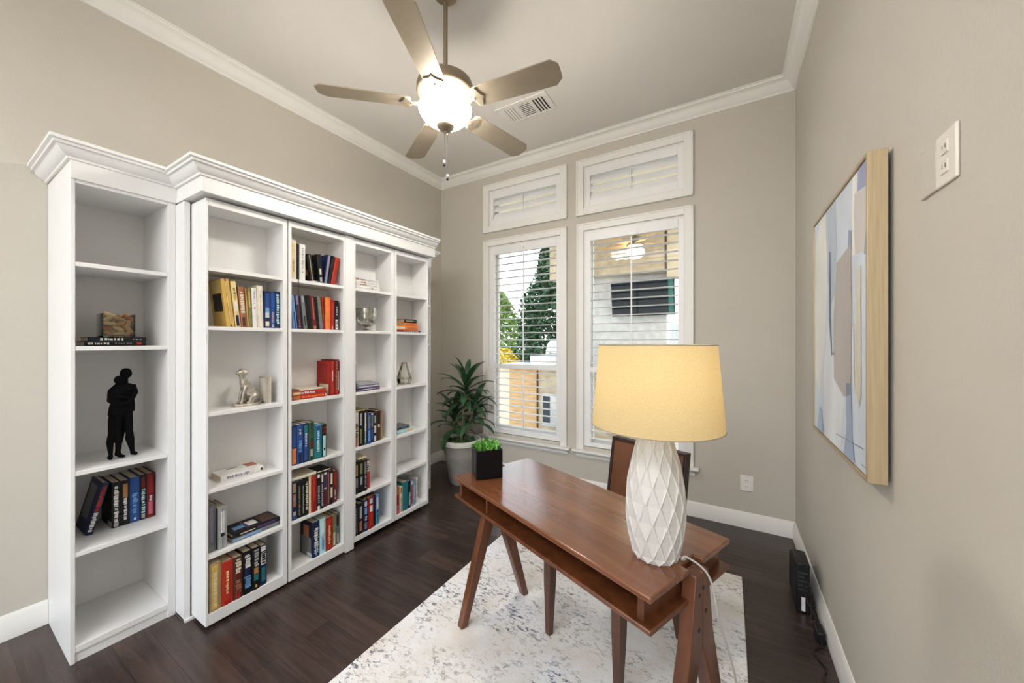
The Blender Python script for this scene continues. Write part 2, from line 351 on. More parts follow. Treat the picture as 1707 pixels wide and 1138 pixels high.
def shutter(x0, x1, z0, z1, ox0, ox1, oz0, oz1, label, louv, pitch, tilt, depth, thick, rail=None, rodx=None):
    t = thing('plantation_shutter', label, 'shutter', ((x0+x1)/2, YB, z0), group='white plantation shutters on the back windows')
    y0, y1 = YB+.004, YB+.034
    f = MB()
    f.box(x0, ox0, y0, y1, z0, z1); f.box(ox1, x1, y0, y1, z0, z1); f.box(ox0, ox1, y0, y1, z0, oz0); f.box(ox0, ox1, y0, y1, oz1, z1)
    if rail: f.box(ox0, ox1, y0, y1, rail[0], rail[1])
    f.build('shutter_frame', SHUT, t, bevel=.002)
    secs = [(oz0, oz1)] if not rail else [(oz0, rail[0]), (rail[1], oz1)]
    for a, b in secs:
        n = max(1, round((b-a)/pitch)); p = (b-a)/n
        for i in range(n):
            zc = a+p*(i+.5)
            l = MB(); l.T = Matrix.Translation((0, YB+.03, zc)) @ Matrix.Rotation(R(tilt), 4, 'X')
            prof = [(-depth/2, 0), (-depth/2*.7, thick*.45), (0, thick/2), (depth/2*.7, thick*.45), (depth/2, 0), (depth/2*.7, -thick*.45), (0, -thick/2), (-depth/2*.7, -thick*.45)]
            l.prism(prof, ox0+.003, ox1-.003, 'x'); l.build('louver', SHUT, t, smooth=50)
        r = MB(); xc = rodx if rodx else (ox0+ox1)/2; yr = YB-.008 if abs(tilt) < 20 else YB-.004
        r.box(xc-.006, xc+.006, yr-.007, yr+.005, a+.03, b-.02); r.build('tilt_rod', SHUT, t, bevel=.002)
    if rail:
        k = MB(); k.tube([(xc, YB+.004, oz1+.035), (xc, YB-.004, oz1+.035)], .006, 10); k.build('magnet_catch', STEEL, t)
    return t
shutter(-2.305, -1.435, .412, 2.512, -2.239, -1.490, .495, 2.415, 'tall white plantation shutter with open louvers, left lower window by the potted plant', 26, .0775, 0, .050, .009, (1.156, 1.203))
shutter(-1.197, -.313, .412, 2.514, -1.135, -.365, .480, 2.415, 'tall white plantation shutter with open louvers, right lower window behind the table lamp', 26, .0775, 0, .050, .009, (1.156, 1.203))
shutter(-2.304, -1.437, 2.737, 3.130, -2.257, -1.491, 2.811, 3.040, 'small white shutter with closed slats, left upper window above the leafy view', 3, .0765, 60, .086, .013)
shutter(-1.199, -.320, 2.735, 3.130, -1.141, -.372, 2.811, 3.040, 'small white shutter with closed slats, right upper window above the television view', 3, .0765, 60, .086, .013)

# ------------------------------------------------------------------ bookcases
CPROF = [(0, 0), (.006, .002), (.008, .012), (.020, .018), (.034, .034), (.040, .046), (.050, .048), (.052, .058), (.062, .062), (.062, .076), (0, .076)]
def cprof(z, s=1.0): return [(o*s, z+q*s) for o, q in CPROF]
def tower(label, y0, y1, ys0, ys1, mirror):
    F, B = -2.524, XL+.002
    t = thing('bookcase_tower', label, 'bookcase', ((F+B)/2, (y0+y1)/2, 0))
    for a, b in ((y0, ys0), (ys1, y1)): sbox('side_panel', CAB, B, F, a, b, 0, 2.2615, parent=t, bevel=.0015)
    sbox('back_panel', CAB, B, -2.914, ys0, ys1, .05, 2.2, parent=t)
    for z in (1.811, 1.428, .862, .495): sbox('shelf', CAB, -2.914, F-.002, ys0, ys1, z-.020, z, parent=t, bevel=.0015)
    sbox('bottom_shelf', CAB, -2.914, F-.001, ys0, ys1, .045, .073, parent=t, bevel=.0015)
    sbox('kick_board', CAB, F-.03, F-.008, ys0, ys1, 0, .046, parent=t)
    m = MB(); m.box(F+.0002, F+.008, y0, y1, 2.182, 2.2613); m.box(B, F-.001, ys0, ys1, 2.166, 2.185)
    m.build('frieze', CAB, t, bevel=.0015)
    m = MB()
    if mirror: m.sweep([(B, y1+.004), (F+.006, y1+.004), (F+.006, y0)], cprof(2.262))
    else: m.sweep([(F+.006, y1), (F+.006, y0-.004), (B, y0-.004)], cprof(2.262))
    m.build('crown_moulding', CAB, t, smooth=30)
    return t
def crown_path(path, z, s=1.0):
    m = MB(); m.sweep(path, cprof(z, s)); return m
tower('narrow white open bookcase standing at the left end of the wide one', .374, .734, .389, .703, False)
tower('narrow white bookcase mostly hidden behind the far right end of the wide one', 2.372, 2.655, 2.39, 2.64, True)

D = -2.245
wc = thing('wall_bed_bookcase', 'wide white bookcase of four open bays with crown moulding on top', 'bookcase', (-2.6, 1.55, 0))
sbox('side_stile', CAB, -2.60, -2.414, .7345, .760, 0, 2.176, parent=wc, bevel=.0015)
m = MB(); m.box(-2.60, -2.40, .7345, .776, 0, .012); m.build('floor_shoe', CAB, wc)
sbox('carcass', CAB, XL+.004, -2.47, .768, 2.36, .09, 2.165, parent=wc)
sbox('toe_shadow', DARKGAP, XL+.004, -2.50, .76, 2.34, 0, .09, parent=wc)  # near-black block painted as the shade under the bays
m = MB(); m.box(XL+.004, -2.200, .7345, 2.368, 2.184, 2.262); m.build('header', CAB, wc, bevel=.002)
m = crown_path([(-2.198, 2.370), (-2.198, .732), (XL+.004, .732)], 2.258, .96); m.build('crown_moulding', CAB, wc, smooth=30)
BK = -2.431
BAYS = [(.767, 1.158, .778, 1.134, .018), (1.165, 1.534, 1.183, 1.523, .018), (1.602, 1.957, 1.616, 1.930, .043), (1.962, 2.335, 1.983, 2.315, .043)]
for i, (a, b, c, d, zb) in enumerate(BAYS):
    m = MB(); zt = 2.171
    m.box(BK-.012, D, a, c, zb, zt); m.box(BK-.012, D, d, b, zb, zt); m.box(BK-.012, D, c, d, zb, .075); m.box(BK-.012, D, c, d, 2.136, zt); m.box(BK-.012, BK, c, d, .075, 2.136)
    bay = m.build('shelf_bay', CAB, wc, bevel=.0012)
    for z in (1.828, 1.527, 1.09, .700, .410 if i == 3 else .368): sbox('shelf', CAB, BK, D-.0015, c, d, z-.020, z, parent=bay, bevel=.0015)
sbox('centre_stile', CAB, BK-.012, D+.004, 1.536, 1.600, .006, 2.176, parent=wc, bevel=.0015)
m = MB(); m.tube([(-2.30, 2.336, .20), (-2.30, 2.352, .20)], [.006, .006], 12); m.ball((-2.30, 2.358, .20), .012, 12); m.build('knob', CAB, wc, smooth=40)

# ------------------------------------------------------------------ books
CL = dict(k=(.012,.012,.014), n=(.018,.028,.095), b=(.03,.10,.36), s=(.16,.34,.62), a=(.45,.72,.78), t=(.03,.23,.27), g=(.05,.12,.06), o=(.82,.22,.05), O=(.55,.26,.09), r=(.40,.025,.02), R=(.58,.045,.025), m=(.20,.02,.025), p=(.62,.13,.20), u=(.10,.05,.16), w=(.78,.77,.74), c=(.72,.64,.48), y=(.66,.43,.11), Y=(.78,.62,.30), d=(.09,.045,.03), T=(.50,.20,.11), l=(.28,.25,.10), e=(.22,.23,.24), i=(.46,.47,.47), j=(.50,.36,.17), v=(.33,.30,.42), z=(.62,.63,.66))
ORD = ['first', 'second', 'third', 'fourth', 'fifth', 'sixth', 'seventh', 'eighth', 'ninth', 'tenth', 'eleventh', 'twelfth', 'thirteenth']
def book(t, h, d, col, marks, label, group, hard=True):
    """local frame: spine at x=0 facing +x, thickness along y, height along z"""
    o = thing('book', label, 'book', group=group)
    bd = .0028 if hard else .0012; bu = min(.004, t*.12)
    m = MB()
    m.box(-d, -.001, 0, bd, 0, h); m.box(-d, -.001, t-bd, t, 0, h)
    m.prism([(-.003, 0), (bu*.0, 0), (bu*.7, t*.2), (bu, t*.5), (bu*.7, t*.8), (bu*.0, t), (-.003, t)], 0, h, 'z')
    m.build('cover', cmat(CL[col]), o, local=True, smooth=35)
    q = .003 if hard else .0005
    g = MB(); g.box(-d+q, -.003, bd, t-bd, q, h-q); g.build('pages', PAPER, o, local=True)
    ki_ = 0
    for mk in marks:
        c, f0, f1 = mk[0], mk[1], mk[2]; wf = mk[3] if len(mk) > 3 else .8
        x = bu+.0004; ki_ += 1; eb = .0002*ki_; g = MB(); yy0, yy1 = t*(.5-wf/2), t*(.5+wf/2)
        if len(c) == 1:      # printed block following the rounded spine
            g.prism([(0.0, yy0), (bu*(.72 if wf > .7 else .95)+.0005+eb, t*.5-(yy1-yy0)*.3), (x+eb, t*.5), (bu*(.72 if wf > .7 else .95)+.0005+eb, t*.5+(yy1-yy0)*.3), (0.0, yy1)], h*f0, h*f1, 'z')
            g.build('spine_print', cmat(CL[c]), o, local=True)
        elif c[1] == 'f':    # printed panel on the front of the lower-numbered board
            g.box(-d*mk[4], -d*mk[5], -.0003-eb, .0004, h*f0, h*f1); g.build('cover_print', cmat(CL[c[0]]), o, local=True)
        elif c[1] == 't':    # printed panel on the upper cover of a lying book
            g.box(-d*mk[4], -d*mk[5], t-.0004, t+.0003+eb, h*f0, h*f1); g.build('cover_print', cmat(CL[c[0]]), o, local=True)
        else:                # worn lettering: a run of short strokes
            rr = random.Random(int(h*1e5)+len(label)); z = h*f0
            while z < h*f1-.004:
                L = rr.choice((.004, .006, .009, .012)); a = yy0+rr.random()*(yy1-yy0)*.25; b2 = yy1-rr.random()*(yy1-yy0)*.25
                g.box(.0002, x+eb, a, b2, z, min(z+L, h*f1))
                z += L+rr.choice((.002, .003, .006))
            if g.v: g.build('spine_lettering', cmat(CL[c[0]]), o, local=True)
    return o
def row(place, z, X, books, d=.15, cnt=None):
    grp = 'books on ' + place
    for k, bk in enumerate(books):
        y, t, h, lean, col, desc, marks = bk[:7]; dx = bk[7] if len(bk) > 7 else 0; dd = bk[8] if len(bk) > 8 else d
        lab = '%s, %s from left, %s' % (desc, ORD[k], place)
        o = book(t, h, dd, col, marks, lab, grp)
        a = R(lean); o.rotation_euler = (a, 0, 0)
        o.location = (X+dx, y, z+.0004 + (t*math.sin(-a) if a < 0 else 0))
def flat(place, z, X, books, rz0=0):
    """stack of lying books, from the bottom up: (y of right end, height, depth, thickness, colour, desc, marks, yaw, dx)"""
    for bk in books:
        y, h, dd, t, col, desc, marks, yaw, dx = bk
        o = book(t, h, dd, col, marks, '%s, %s' % (desc, place), 'stacked books on ' + place)
        o.rotation_euler = (R(90), 0, R(yaw)); o.location = (X+dx, y, z+.0004); z += t+.0008
    return z

# narrow tower, lower row (they stand well back on the deep shelf)
P = 'lower shelf of narrow bookcase'
row(P, .495, -2.70, [
 (.447, .024, .245, -13.5, 'n', 'navy book leaning right with red title', [('R#', .45, .95, .7), ('w#', .06, .42, .7), ('ef', .25, .9, 1, .85, .3)]),
 (.5365, .030, .232, 0, 'k', 'black hardback with white title', [('w#', .12, .95, .6), ('i', .02, .11, .8), ('if', .03, .12, 1, .35, .05)]),
 (.5675, .033, .232, 0, 'k', 'black hardback with orange patch', [('O', .62, .92, .7), ('w#', .12, .6, .4)]),
 (.6015, .036, .235, 0, 'b', 'bright blue hardback', [('s#', .2, .65, .6), ('w', .05, .10, .3)]),
 (.6385, .026, .238, 0, 'k', 'black hardback with maroon top', [('m', .7, .95, .8), ('a#', .15, .68, .6), ('i', .03, .13, .7)]),
 (.6655, .030, .238, 0, 'm', 'dark red hardback', [('p', .08, .36, .8), ('r', .55, .95, .7), ('z#', .38, .5, .4)])], d=.19)
P = 'second shelf of narrow bookcase'
zt = flat('second shelf of narrow bookcase', 1.428, -2.60, [
 (.650, .215, .15, .022, 'k', 'black book with red dot, lower of two', [('w#', .62, .95, .5), ('R', .08, .16, .6), ('e#', .25, .55, .4)], 0, -.05),
 (.652, .205, .15, .021, 'k', 'black book with pale blocks, upper of two', [('w#', .42, .82, .6), ('n', .84, .95, .7), ('i#', .1, .3, .3)], 0, -.05)])

B1, B2, B3, B4 = 'first bay', 'second bay', 'third bay', 'fourth bay'
X0 = -2.275
row('second shelf of '+B1, 1.527, X0, [
 (.868, .036, .252, 6.5, 'y', 'thick ochre cookbook with black square', [('d', .0, 1, .25), ('Y', .05, .95, .2), ('kf', .33, .70, 1, .80, .12), ('Yf', .72, .97, 1, .75, .2)]),
 (.908, .024, .246, 6, 'Y', 'cream yellow book with blue foot', [('w', .35, .55, .7), ('n', .02, .26, .8), ('l#', .6, .85, .5)]),
 (.935, .026, .220, 4.5, 'T', 'terracotta book with cream lettering', [('c#', .35, .9, .7), ('d', .02, .25, .7)]),
 (.9625, .009, .215, 3.5, 'O', 'thin ochre book', [('y', .05, .8, .6)]),
 (.9725, .016, .220, 3, 'l', 'olive green book', [('y', .5, .9, .5)]),
 (.9895, .024, .222, 2, 'w', 'white book with red dot', [('R', .47, .51, .3), ('i#', .6, .9, .4)]),
 (1.0145, .029, .238, 1.5, 'c', 'tall cream book', [('w', .03, .97, .55), ('j#', .4, .9, .2)]),
 (1.0445, .036, .212, 0, 'n', 'blue book with pale picture', [('b', .55, .93, .8), ('s', .42, .55, .8), ('z', .28, .42, .8), ('c', .05, .18, .7)]),
 (1.082, .022, .208, 0, 'b', 'slim blue book', [('v', .15, .45, .8), ('z#', .03, .12, .7)]),
 (1.105, .026, .214, 0, 'n', 'navy book with pale blue lettering', [('a#', .12, .93, .6)])])
row('top shelf of '+B2, 1.828, X0, [
 (1.188, .038, .240, 0, 'c', 'tall cream book', [('Y', .1, .9, .6), ('j#', .2, .5, .3)]),
 (1.2275, .016, .222, 0, 'k', 'thin black book', []),
 (1.2445, .036, .225, 0, 'w', 'white book with faint lettering', [('i#', .35, .9, .4), ('e', .22, .25, .2)]),
 (1.3150, .026, .175, 8, 'k', 'dark book with orange disc', [('j', .05, .95, .3), ('Of', .25, .45, 1, .5, .15)]),
 (1.3700, .028, .185, 5, 'k', 'dark book with pale marks', [('c', .3, .5, .6), ('i', .05, .2, .7), ('ef', .3, .7, 1, .7, .3)]),
 (1.4010, .024, .195, -8, 'n', 'blue book leaning right with light spine', [('v', .02, .98, .85), ('bf', .1, .9, 1, .8, .2)]),
 (1.4280, .018, .195, -9.5, 'k', 'black book leaning right', []),
 (1.4490, .028, .190, -11, 'R', 'red book leaning right on the side', [('r', .05, .95, .4)])])
m = MB(); m.box(-2.262, -2.2465, 1.302, 1.332, 1.829, 1.831); m.box(-2.255, -2.2435, 1.316, 1.345, 1.831, 1.8335); tag(m.build('paper_scrap', cmat(CL['w'])), 'crumpled white paper scrap before the dark books, top shelf of second bay', 'paper', None)
m = MB(); m.box(-2.2655, -2.2435, 1.219, 1.2235, 1.8284, 1.8294); m.box(-2.2445, -2.2435, 1.219, 1.2235, 1.735, 1.8294); tag(m.build('ribbon_bookmark', cmat((.10, .045, .03))), 'thin brown ribbon hanging over the front edge, top shelf of second bay', 'ribbon')
L = 6.0
row('second shelf of '+B2, 1.527, X0, [
 (1.211, .0215, .205, L, 's', 'light blue leaning book', [('b', .0, .5, .5)]),
 (1.2375, .0215, .208, L, 'u', 'mauve brown leaning book', [('v', .72, .98, .8), ('d', .1, .7, .7), ('T#', .05, .3, .4)]),
 (1.2730, .0215, .208, L, 'e', 'grey leaning book', [('i', .8, .98, .8), ('k', .1, .4, .4)]),
 (1.2960, .034, .212, L, 'k', 'thick black leaning book', []),
 (1.3310, .0245, .212, L, 'm', 'dark red leaning book', [('T', .3, .95, .45), ('O', .0, .1, .8)]),
 (1.3570, .0175, .210, L, 'k', 'slim black leaning book', []),
 (1.3760, .022, .212, 5.5, 'e', 'olive grey leaning book', [('l', .3, .95, .5)]),
 (1.3990, .012, .214, 4, 'r', 'slim red book', []),
 (1.4120, .033, .216, 0, 'o', 'bright orange upright book', [('o', .02, .98, .8)]),
 (1.4460, .030, .202, 0, 'r', 'dark red upright book', [('R', .1, .9, .6), ('c', .02, .12, .2)]),
 (1.4770, .030, .198, 0, 'k', 'black and white upright book', [('w', .02, .36, .85), ('k#', .08, .3, .4), ('w#', .5, .8, .2)])])
zt = flat('middle shelf of '+B2, 1.09, X0, [
 (1.420, .215, .14, .026, 'R', 'red orange lying book at the bottom of the pile', [('O', .80, .99, .9), ('o#', .1, .75, .5), ('c', .02, .05, .7)], 0, 0),
 (1.415, .212, .14, .024, 'R', 'red lying book on the pile, cream blocks', [('Y', .80, .99, .9), ('z#', .35, .78, .6)], 0, .0),
 (1.400, .15, .13, .010, 'c', 'thin cream book topping the pile', [('w', .1, .9, .7)], 4, -.01)])
row('middle shelf of '+B2, 1.09, X0, [
 (1.4460, .030, .228, 0, 'r', 'red book with ribbed red front', [('R', .05, .98, .6), ('z', .42, .72, .25), ('Rf', .34, .97, 1, .9, .1), ('rf', .36, .93, 1, .84, .16), ('cf', .02, .32, 1, .8, .12)]),
 (1.4795, .030, .236, 0, 'm', 'dark red book with pink lettering', [('T#', .15, .95, .6), ('R', .02, .13, .8)], -.006),
 (1.5105, .011, .228, 0, 'm', 'thin dark red book against the side', [('w', .1, .7, .5)], -.015)])
row('fourth shelf of '+B2, .70, -2.258, [
 (1.187, .033, .240, 0, 'n', 'blue book with orange foot', [('b', .45, .95, .8), ('o', .03, .42, .9)]),
 (1.2205, .035, .240, 0, 'b', 'royal blue book with pale script', [('s#', .3, .6, .6), ('n', .02, .28, .8), ('c#', .75, .9, .4)]),
 (1.2560, .036, .240, 0, 'n', 'blue book with white stars', [('b', .05, .95, .8), ('z#', .4, .75, .4), ('t', .75, .95, .8)]),
 (1.2930, .034, .240, 0, 'g', 'dark green book with red spot', [('k', .02, .98, .4), ('m', .35, .5, .7), ('i', .12, .3, .6), ('g#', .6, .95, .6)]),
 (1.3280, .050, .224, 0, 't', 'thick teal blue book', [('b', .5, .93, .8), ('a#', .2, .8, .4), ('s', .93, .99, .8)]),
 (1.3790, .030, .212, 0, 'k', 'black book with pale blue foot', [('a', .02, .65, .85), ('k', .2, .28, .5), ('m#', .72, .95, .7)])], d=.145)
P5 = 'fifth shelf of '+B2
row(P5, .368, -2.258, [
 (1.1880, .033, .230, 0, 'n', 'black book with peach panels', [('j', .72, .96, .8), ('T', .35, .68, .8), ('v', .52, .60, .8), ('i', .12, .22, .8), ('b', .02, .12, .8)]),
 (1.2225, .024, .226, 0, 'k', 'black book with olive lettering', [('l#', .08, .9, .5)]),
 (1.2475, .021, .226, 0, 'k', 'slim black book with green lettering', [('g', .1, .85, .5), ('i#', .1, .85, .3)]),
 (1.2695, .023, .230, 0, 'k', 'black book with cream lettering', [('c#', .15, .92, .7)]),
 (1.2935, .014, .232, 0, 'Y', 'slim cream book', [('c', .02, .98, .7)]),
 (1.3085, .034, .230, 0, 'r', 'red book', [('R', .05, .95, .6), ('m#', .05, .3, .4)]),
 (1.3435, .026, .230, 0, 'k', 'black book with white bands', [('w', .0, .12, .8), ('w', .9, .99, .8), ('i#', .2, .7, .6)]),
 (1.3705, .021, .228, 0, 'k', 'slim black book with grey lettering', [('c', .75, .98, .7), ('i#', .08, .7, .6)]),
 (1.3925, .030, .226, 0, 'u', 'purple and maroon book', [('m', .02, .45, .8), ('c', .52, .55, .8), ('w', .93, .99, .8)], -.01),
 (1.4235, .014, .222, 0, 'd', 'slim brown book', [('T', .05, .95, .5)], -.01),
 (1.4385, .024, .224, 0, 'k', 'black book with cream panels', [('c', .6, .92, .75), ('c', .2, .5, .75)], -.01),
 (1.4635, .034, .212, 0, 'm', 'dark red book', [('c#', .1, .4, .25), ('r', .5, .95, .6)], -.02)], d=.14)
flat(P5, .368+.2335, -2.262, [
 (1.345, .150, .13, .018, 'c', 'cream book lying flat across the row top', [('w', .1, .9, .5)], 0, -.003)])
flat(P5, .368+.2345, -2.262, [(1.444, .095, .12, .012, 'k', 'thin black book lying flat at the row top', [('c', .05, .95, .6)], 0, -.004)])
row('bottom shelf of '+B2, .075, -2.262, [
 (1.320, .044, .222, 0, 'n', 'navy book with white lettering and dark front', [('w#', .12, .85, .6), ('s', .05, .3, .3), ('kf', .05, .97, 1, .95, .05), ('ef', .02, .55, 1, .9, .12), ('Tf', .55, .88, 1, .72, .30), ('zf', .02, .12, 1, .45, .08)]),
 (1.3660, .040, .226, 0, 'a', 'pale blue book', [('s', .1, .5, .5), ('w', .6, .95, .5), ('c#', .4, .6, .3)]),
 (1.4075, .046, .214, 0, 'r', 'red book with gold lettering', [('R', .05, .95, .7), ('Y#', .2, .75, .4)]),
 (1.4550, .032, .208, 0, 'l', 'olive book', [('c', .05, .45, .6), ('l', .5, .95, .8)], -.01),
 (1.4885, .028, .208, 0, 'e', 'dark grey book', [('k', .6, .95, .8), ('i', .05, .35, .7), ('t#', .35, .6, .6)], -.018)], d=.14)
# first bay
row('bottom shelf of '+B1, .075, -2.252, [
 (.783, .050, .245, 0, 'j', 'tan hardback', [('y', .05, .95, .7), ('c#', .1, .8, .3)]),
 (.8345, .052, .226, 0, 'R', 'bright red hardback with gilt dots', [('r', .02, .1, .8), ('Y#', .25, .8, .25)]),
 (.8880, .042, .224, 0, 'd', 'brown and red hardback with pale lettering', [('m', .5, .75, .8), ('c#', .62, .95, .7), ('T#', .08, .45, .7), ('r', .02, .2, .7)]),
 (.9320, .042, .232, 0, 'k', 'black and navy hardback with blue print', [('n', .3, .6, .8), ('w#', .62, .95, .7), ('s#', .15, .42, .8)]),
 (.9755, .040, .232, 0, 'k', 'black hardback with orange and teal print', [('i#', .55, .95, .6), ('O', .38, .52, .7), ('t', .22, .36, .7), ('y', .06, .12, .3)]),
 (1.0170, .036, .222, 0, 'n', 'dark teal paperback with white striped head', [('w', .52, .98, .9), ('k#', .55, .86, .8), ('t', .1, .45, .7)], -.008)], d=.15)
row('fifth shelf of '+B1, .368, -2.285, [
 (.7795, .046, .238, 0, 'e', 'slate blue book', [('v', .2, .95, .5)]),
 (.8270, .040, .216, 0, 'i', 'pale grey book with dark figure', [('w', .35, .9, .5), ('k', .30, .38, .6), ('n', .02, .98, .1), ('nf', .02, .98, 1, .98, .02)], .014)])
flat('fifth shelf of '+B1, .368, -2.285, [
 (1.128, .235, .135, .022, 'e', 'blue grey lying book, lower of two beside slate book', [('s', .4, .98, .8), ('i', .75, .9, .6)], 0, .006),
 (1.131, .235, .135, .024, 'k', 'dark lying book with printed cover, upper of two', [('c', .55, .85, .3), ('u', .1, .5, .7), ('dt', .05, .35, 1, .9, .1), ('wt', .42, .62, 1, .7, .25), ('st', .68, .9, 1, .6, .3), ('ut', .62, .68, 1, .95, .1)], 0, .006)])
flat('fourth shelf of '+B1, .70, -2.315, [
 (1.060, .205, .125, .033, 'w', 'white paperback lying alone', [('v#', .35, .9, .5), ('d', .02, .07, .6), ('vt', .45, .7, 1, .8, .7), ('Tt', .03, .28, 1, .95, .4)], 0, 0)])
# third bay
flat('top shelf of '+B3, 1.828, -2.262, [
 (1.834, .205, .13, .022, 'w', 'white lying book, lowest of the pale pile', [('z#', .1, .6, .3), ('R', .30, .36, .4)], 0, 0),
 (1.832, .200, .13, .018, 'w', 'white lying book with brown patch, second from bottom', [('d', .55, .82, .4), ('i#', .1, .5, .3)], 0, -.002),
 (1.830, .200, .13, .018, 'w', 'white lying book with orange patch, second from top', [('O', .58, .78, .7), ('z', .1, .5, .4)], 0, -.003),
 (1.826, .196, .13, .018, 'z', 'white lying book topping the pale pile', [('l', .55, .8, .4), ('T', .86, .99, .8)], 0, -.003)])
zt = flat('middle shelf of '+B3, 1.09, -2.272, [
 (1.842, .195, .14, .020, 'u', 'plum lying book, lowest of three', [('v', .05, .95, .5), ('z#', .2, .8, .3)], 0, 0),
 (1.840, .190, .14, .018, 'v', 'lilac grey lying book, middle of three', [('z', .05, .95, .4)], 0, -.002),
 (1.838, .190, .14, .018, 'i', 'grey lying book, topmost of three', [('v', .1, .95, .7), ('w', .05, .95, .2)], 0, -.004)])
row('middle shelf of '+B3, 1.09, -2.272, [(1.6185, .020, .198, 0, 'n', 'thin plum and blue standing book', [('u', .7, .98, .8), ('s', .1, .65, .5)])], d=.13)
row('fourth shelf of '+B3, .70, -2.264, [
 (1.6185, .034, .246, 0, 'c', 'cream and pink book', [('z', .75, .95, .8), ('T', .1, .3, .8), ('p', .02, .1, .8), ('d#', .3, .7, .7)]),
 (1.6545, .034, .246, 0, 'k', 'black book with grey lettering', [('i', .6, .95, .6), ('l', .08, .5, .5)]),
 (1.6905, .036, .244, 0, 'k', 'black book with cream lettering', [('c', .4, .95, .45), ('t', .03, .3, .5), ('z#', .1, .95, .3)]),
 (1.7285, .028, .218, 0, 'b', 'blue book', [('e', .5, .95, .7), ('s', .1, .45, .8)]),
 (1.7575, .028, .222, 0, 'n', 'navy book with pale head', [('w', .92, .98, .8), ('e', .5, .88, .8), ('b', .1, .45, .8)], -.006),
 (1.7865, .032, .216, 0, 'k', 'black book with white panels', [('i', .65, .9, .6), ('c', .3, .55, .8), ('z', .03, .2, .7)], -.012),
 (1.8200, .038, .224, 0, 'd', 'dark brown book', [('k', .5, .95, .8), ('c', .45, .55, .6)], -.016),
 (1.8590, .018, .226, 0, 'j', 'slim tan book', [('T', .4, .98, .5)], -.02)], d=.14)
flat('fourth shelf of '+B3, .70+.247, -2.272, [(1.722, .100, .12, .012, 'l', 'thin olive book lying flat across the row top', [('Y', .1, .9, .5)], 0, 0)])
row('fifth shelf of '+B3, .368, -2.262, [
 (1.6185, .036, .232, 0, 'k', 'black book with tan head', [('j', .55, .9, .5), ('v', .2, .48, .6)]),
 (1.6560, .034, .222, 0, 'k', 'black book with olive head', [('l', .6, .93, .8), ('i', .25, .5, .6)]),
 (1.6915, .032, .222, 0, 'k', 'black book with grey print', [('e', .55, .95, .8), ('i#', .1, .5, .4)]),
 (1.7250, .036, .208, 0, 'R', 'red and white book', [('R', .02, .58, .9), ('w', .6, .98, .9), ('k#', .65, .9, .4)], -.02)], d=.14)
flat('fifth shelf of '+B3, .368+.2335, -2.268, [(1.722, .070, .12, .014, 'c', 'cream book lying flat across the row top', [('Y', .1, .9, .5)], 0, 0)])
row('bottom shelf of '+B3, .075, -2.258, [
 (1.6185, .026, .214, 0, 'k', 'black book', [('e#', .1, .9, .5)]),
 (1.6460, .040, .218, 0, 'k', 'black book with brick foot', [('i', .5, .9, .6), ('T', .1, .42, .7)]),
 (1.6880, .040, .226, 0, 'n', 'blue and white book', [('z', .8, .95, .7), ('s', .55, .75, .7), ('w#', .35, .5, .5), ('e', .08, .28, .7)]),
 (1.7300, .046, .226, 0, 'r', 'red and white book', [('a', .82, .97, .7), ('w', .55, .75, .7), ('R', .1, .5, .8)]),
 (1.7775, .022, .226, 0, 'n', 'slim navy book', [('k', .02, .5, .8)], -.006),
 (1.8005, .034, .226, 0, 's', 'light blue book', [('z', .5, .9, .6), ('b', .38, .5, .8), ('t', .05, .35, .8)], -.01)], d=.14)
flat('bottom shelf of '+B3, .075+.2275, -2.27, [(1.795, .11, .12, .014, 'd', 'brown book lying flat across the row top', [('T', .1, .9, .6)], 0, 0)])
# fourth bay
flat('second shelf of '+B4, 1.527, -2.268, [
 (2.262, .270, .14, .014, 'm', 'thin maroon lying book, lowest of four', [('z#', .1, .7, .5)], 0, 0),
 (2.232, .240, .13, .036, 'o', 'thick orange lying book with cream end', [('c', .60, .99, .85), ('o', .02, .58, .8), ('T#', .1, .5, .4)], 0, -.002),
 (2.228, .235, .13, .024, 'o', 'orange lying book with cream end, second from top', [('j', .60, .99, .85), ('T', .1, .55, .3)], 0, -.004),
 (2.222, .135, .12, .030, 'k', 'black lying book with tan print, topmost of four', [('j', .3, .9, .5), ('t', .08, .28, .4)], 0, -.006)])
row('fourth shelf of '+B4, .70, -2.285, [(1.9865, .026, .228, 0, 't', 'slim teal book standing at the left', [('s', .05, .95, .4)])], d=.13)
flat('fourth shelf of '+B4, .70, -2.295, [
 (2.205, .185, .12, .028, 'a', 'aqua lying book with yellow end, lower of two', [('Y', .02, .42, .9), ('a', .45, .98, .8)], 3, 0),
 (2.165, .145, .12, .026, 'e', 'grey lying book, upper of two', [('k', .1, .9, .5), ('s', .3, .6, .3)], 0, -.004)])
row('bottom shelf of '+B4, .075, -2.262, [
 (1.9860, .040, .205, 0, 'p', 'red and pink book with orange head', [('r', .35, .75, .8), ('O', .78, .97, .8), ('p', .05, .33, .8)]),
 (2.0275, .030, .205, 0, 'c', 'cream book with orange head', [('O', .75, .97, .8), ('i#', .05, .6, .6)]),
 (2.0590, .056, .232, 0, 't', 'thick teal book', [('t', .02, .98, .9)]),
 (2.1165, .028, .225, 0, 'n', 'dark navy book', [('k', .4, .95, .7), ('z#', .1, .6, .6)]),
 (2.1460, .036, .210, 0, 'i', 'grey book with red band', [('r', .1, .9, .4), ('w', .85, .98, .8)], -.008),
 (2.1835, .026, .205, 0, 's', 'blue book', [('z', .2, .8, .4)], -.012),
 (2.2230, .022, .214, 0, 'w', 'white book with pink dot', [('p', .25, .35, .4), ('v#', .5, .9, .5)], -.02)], d=.14)

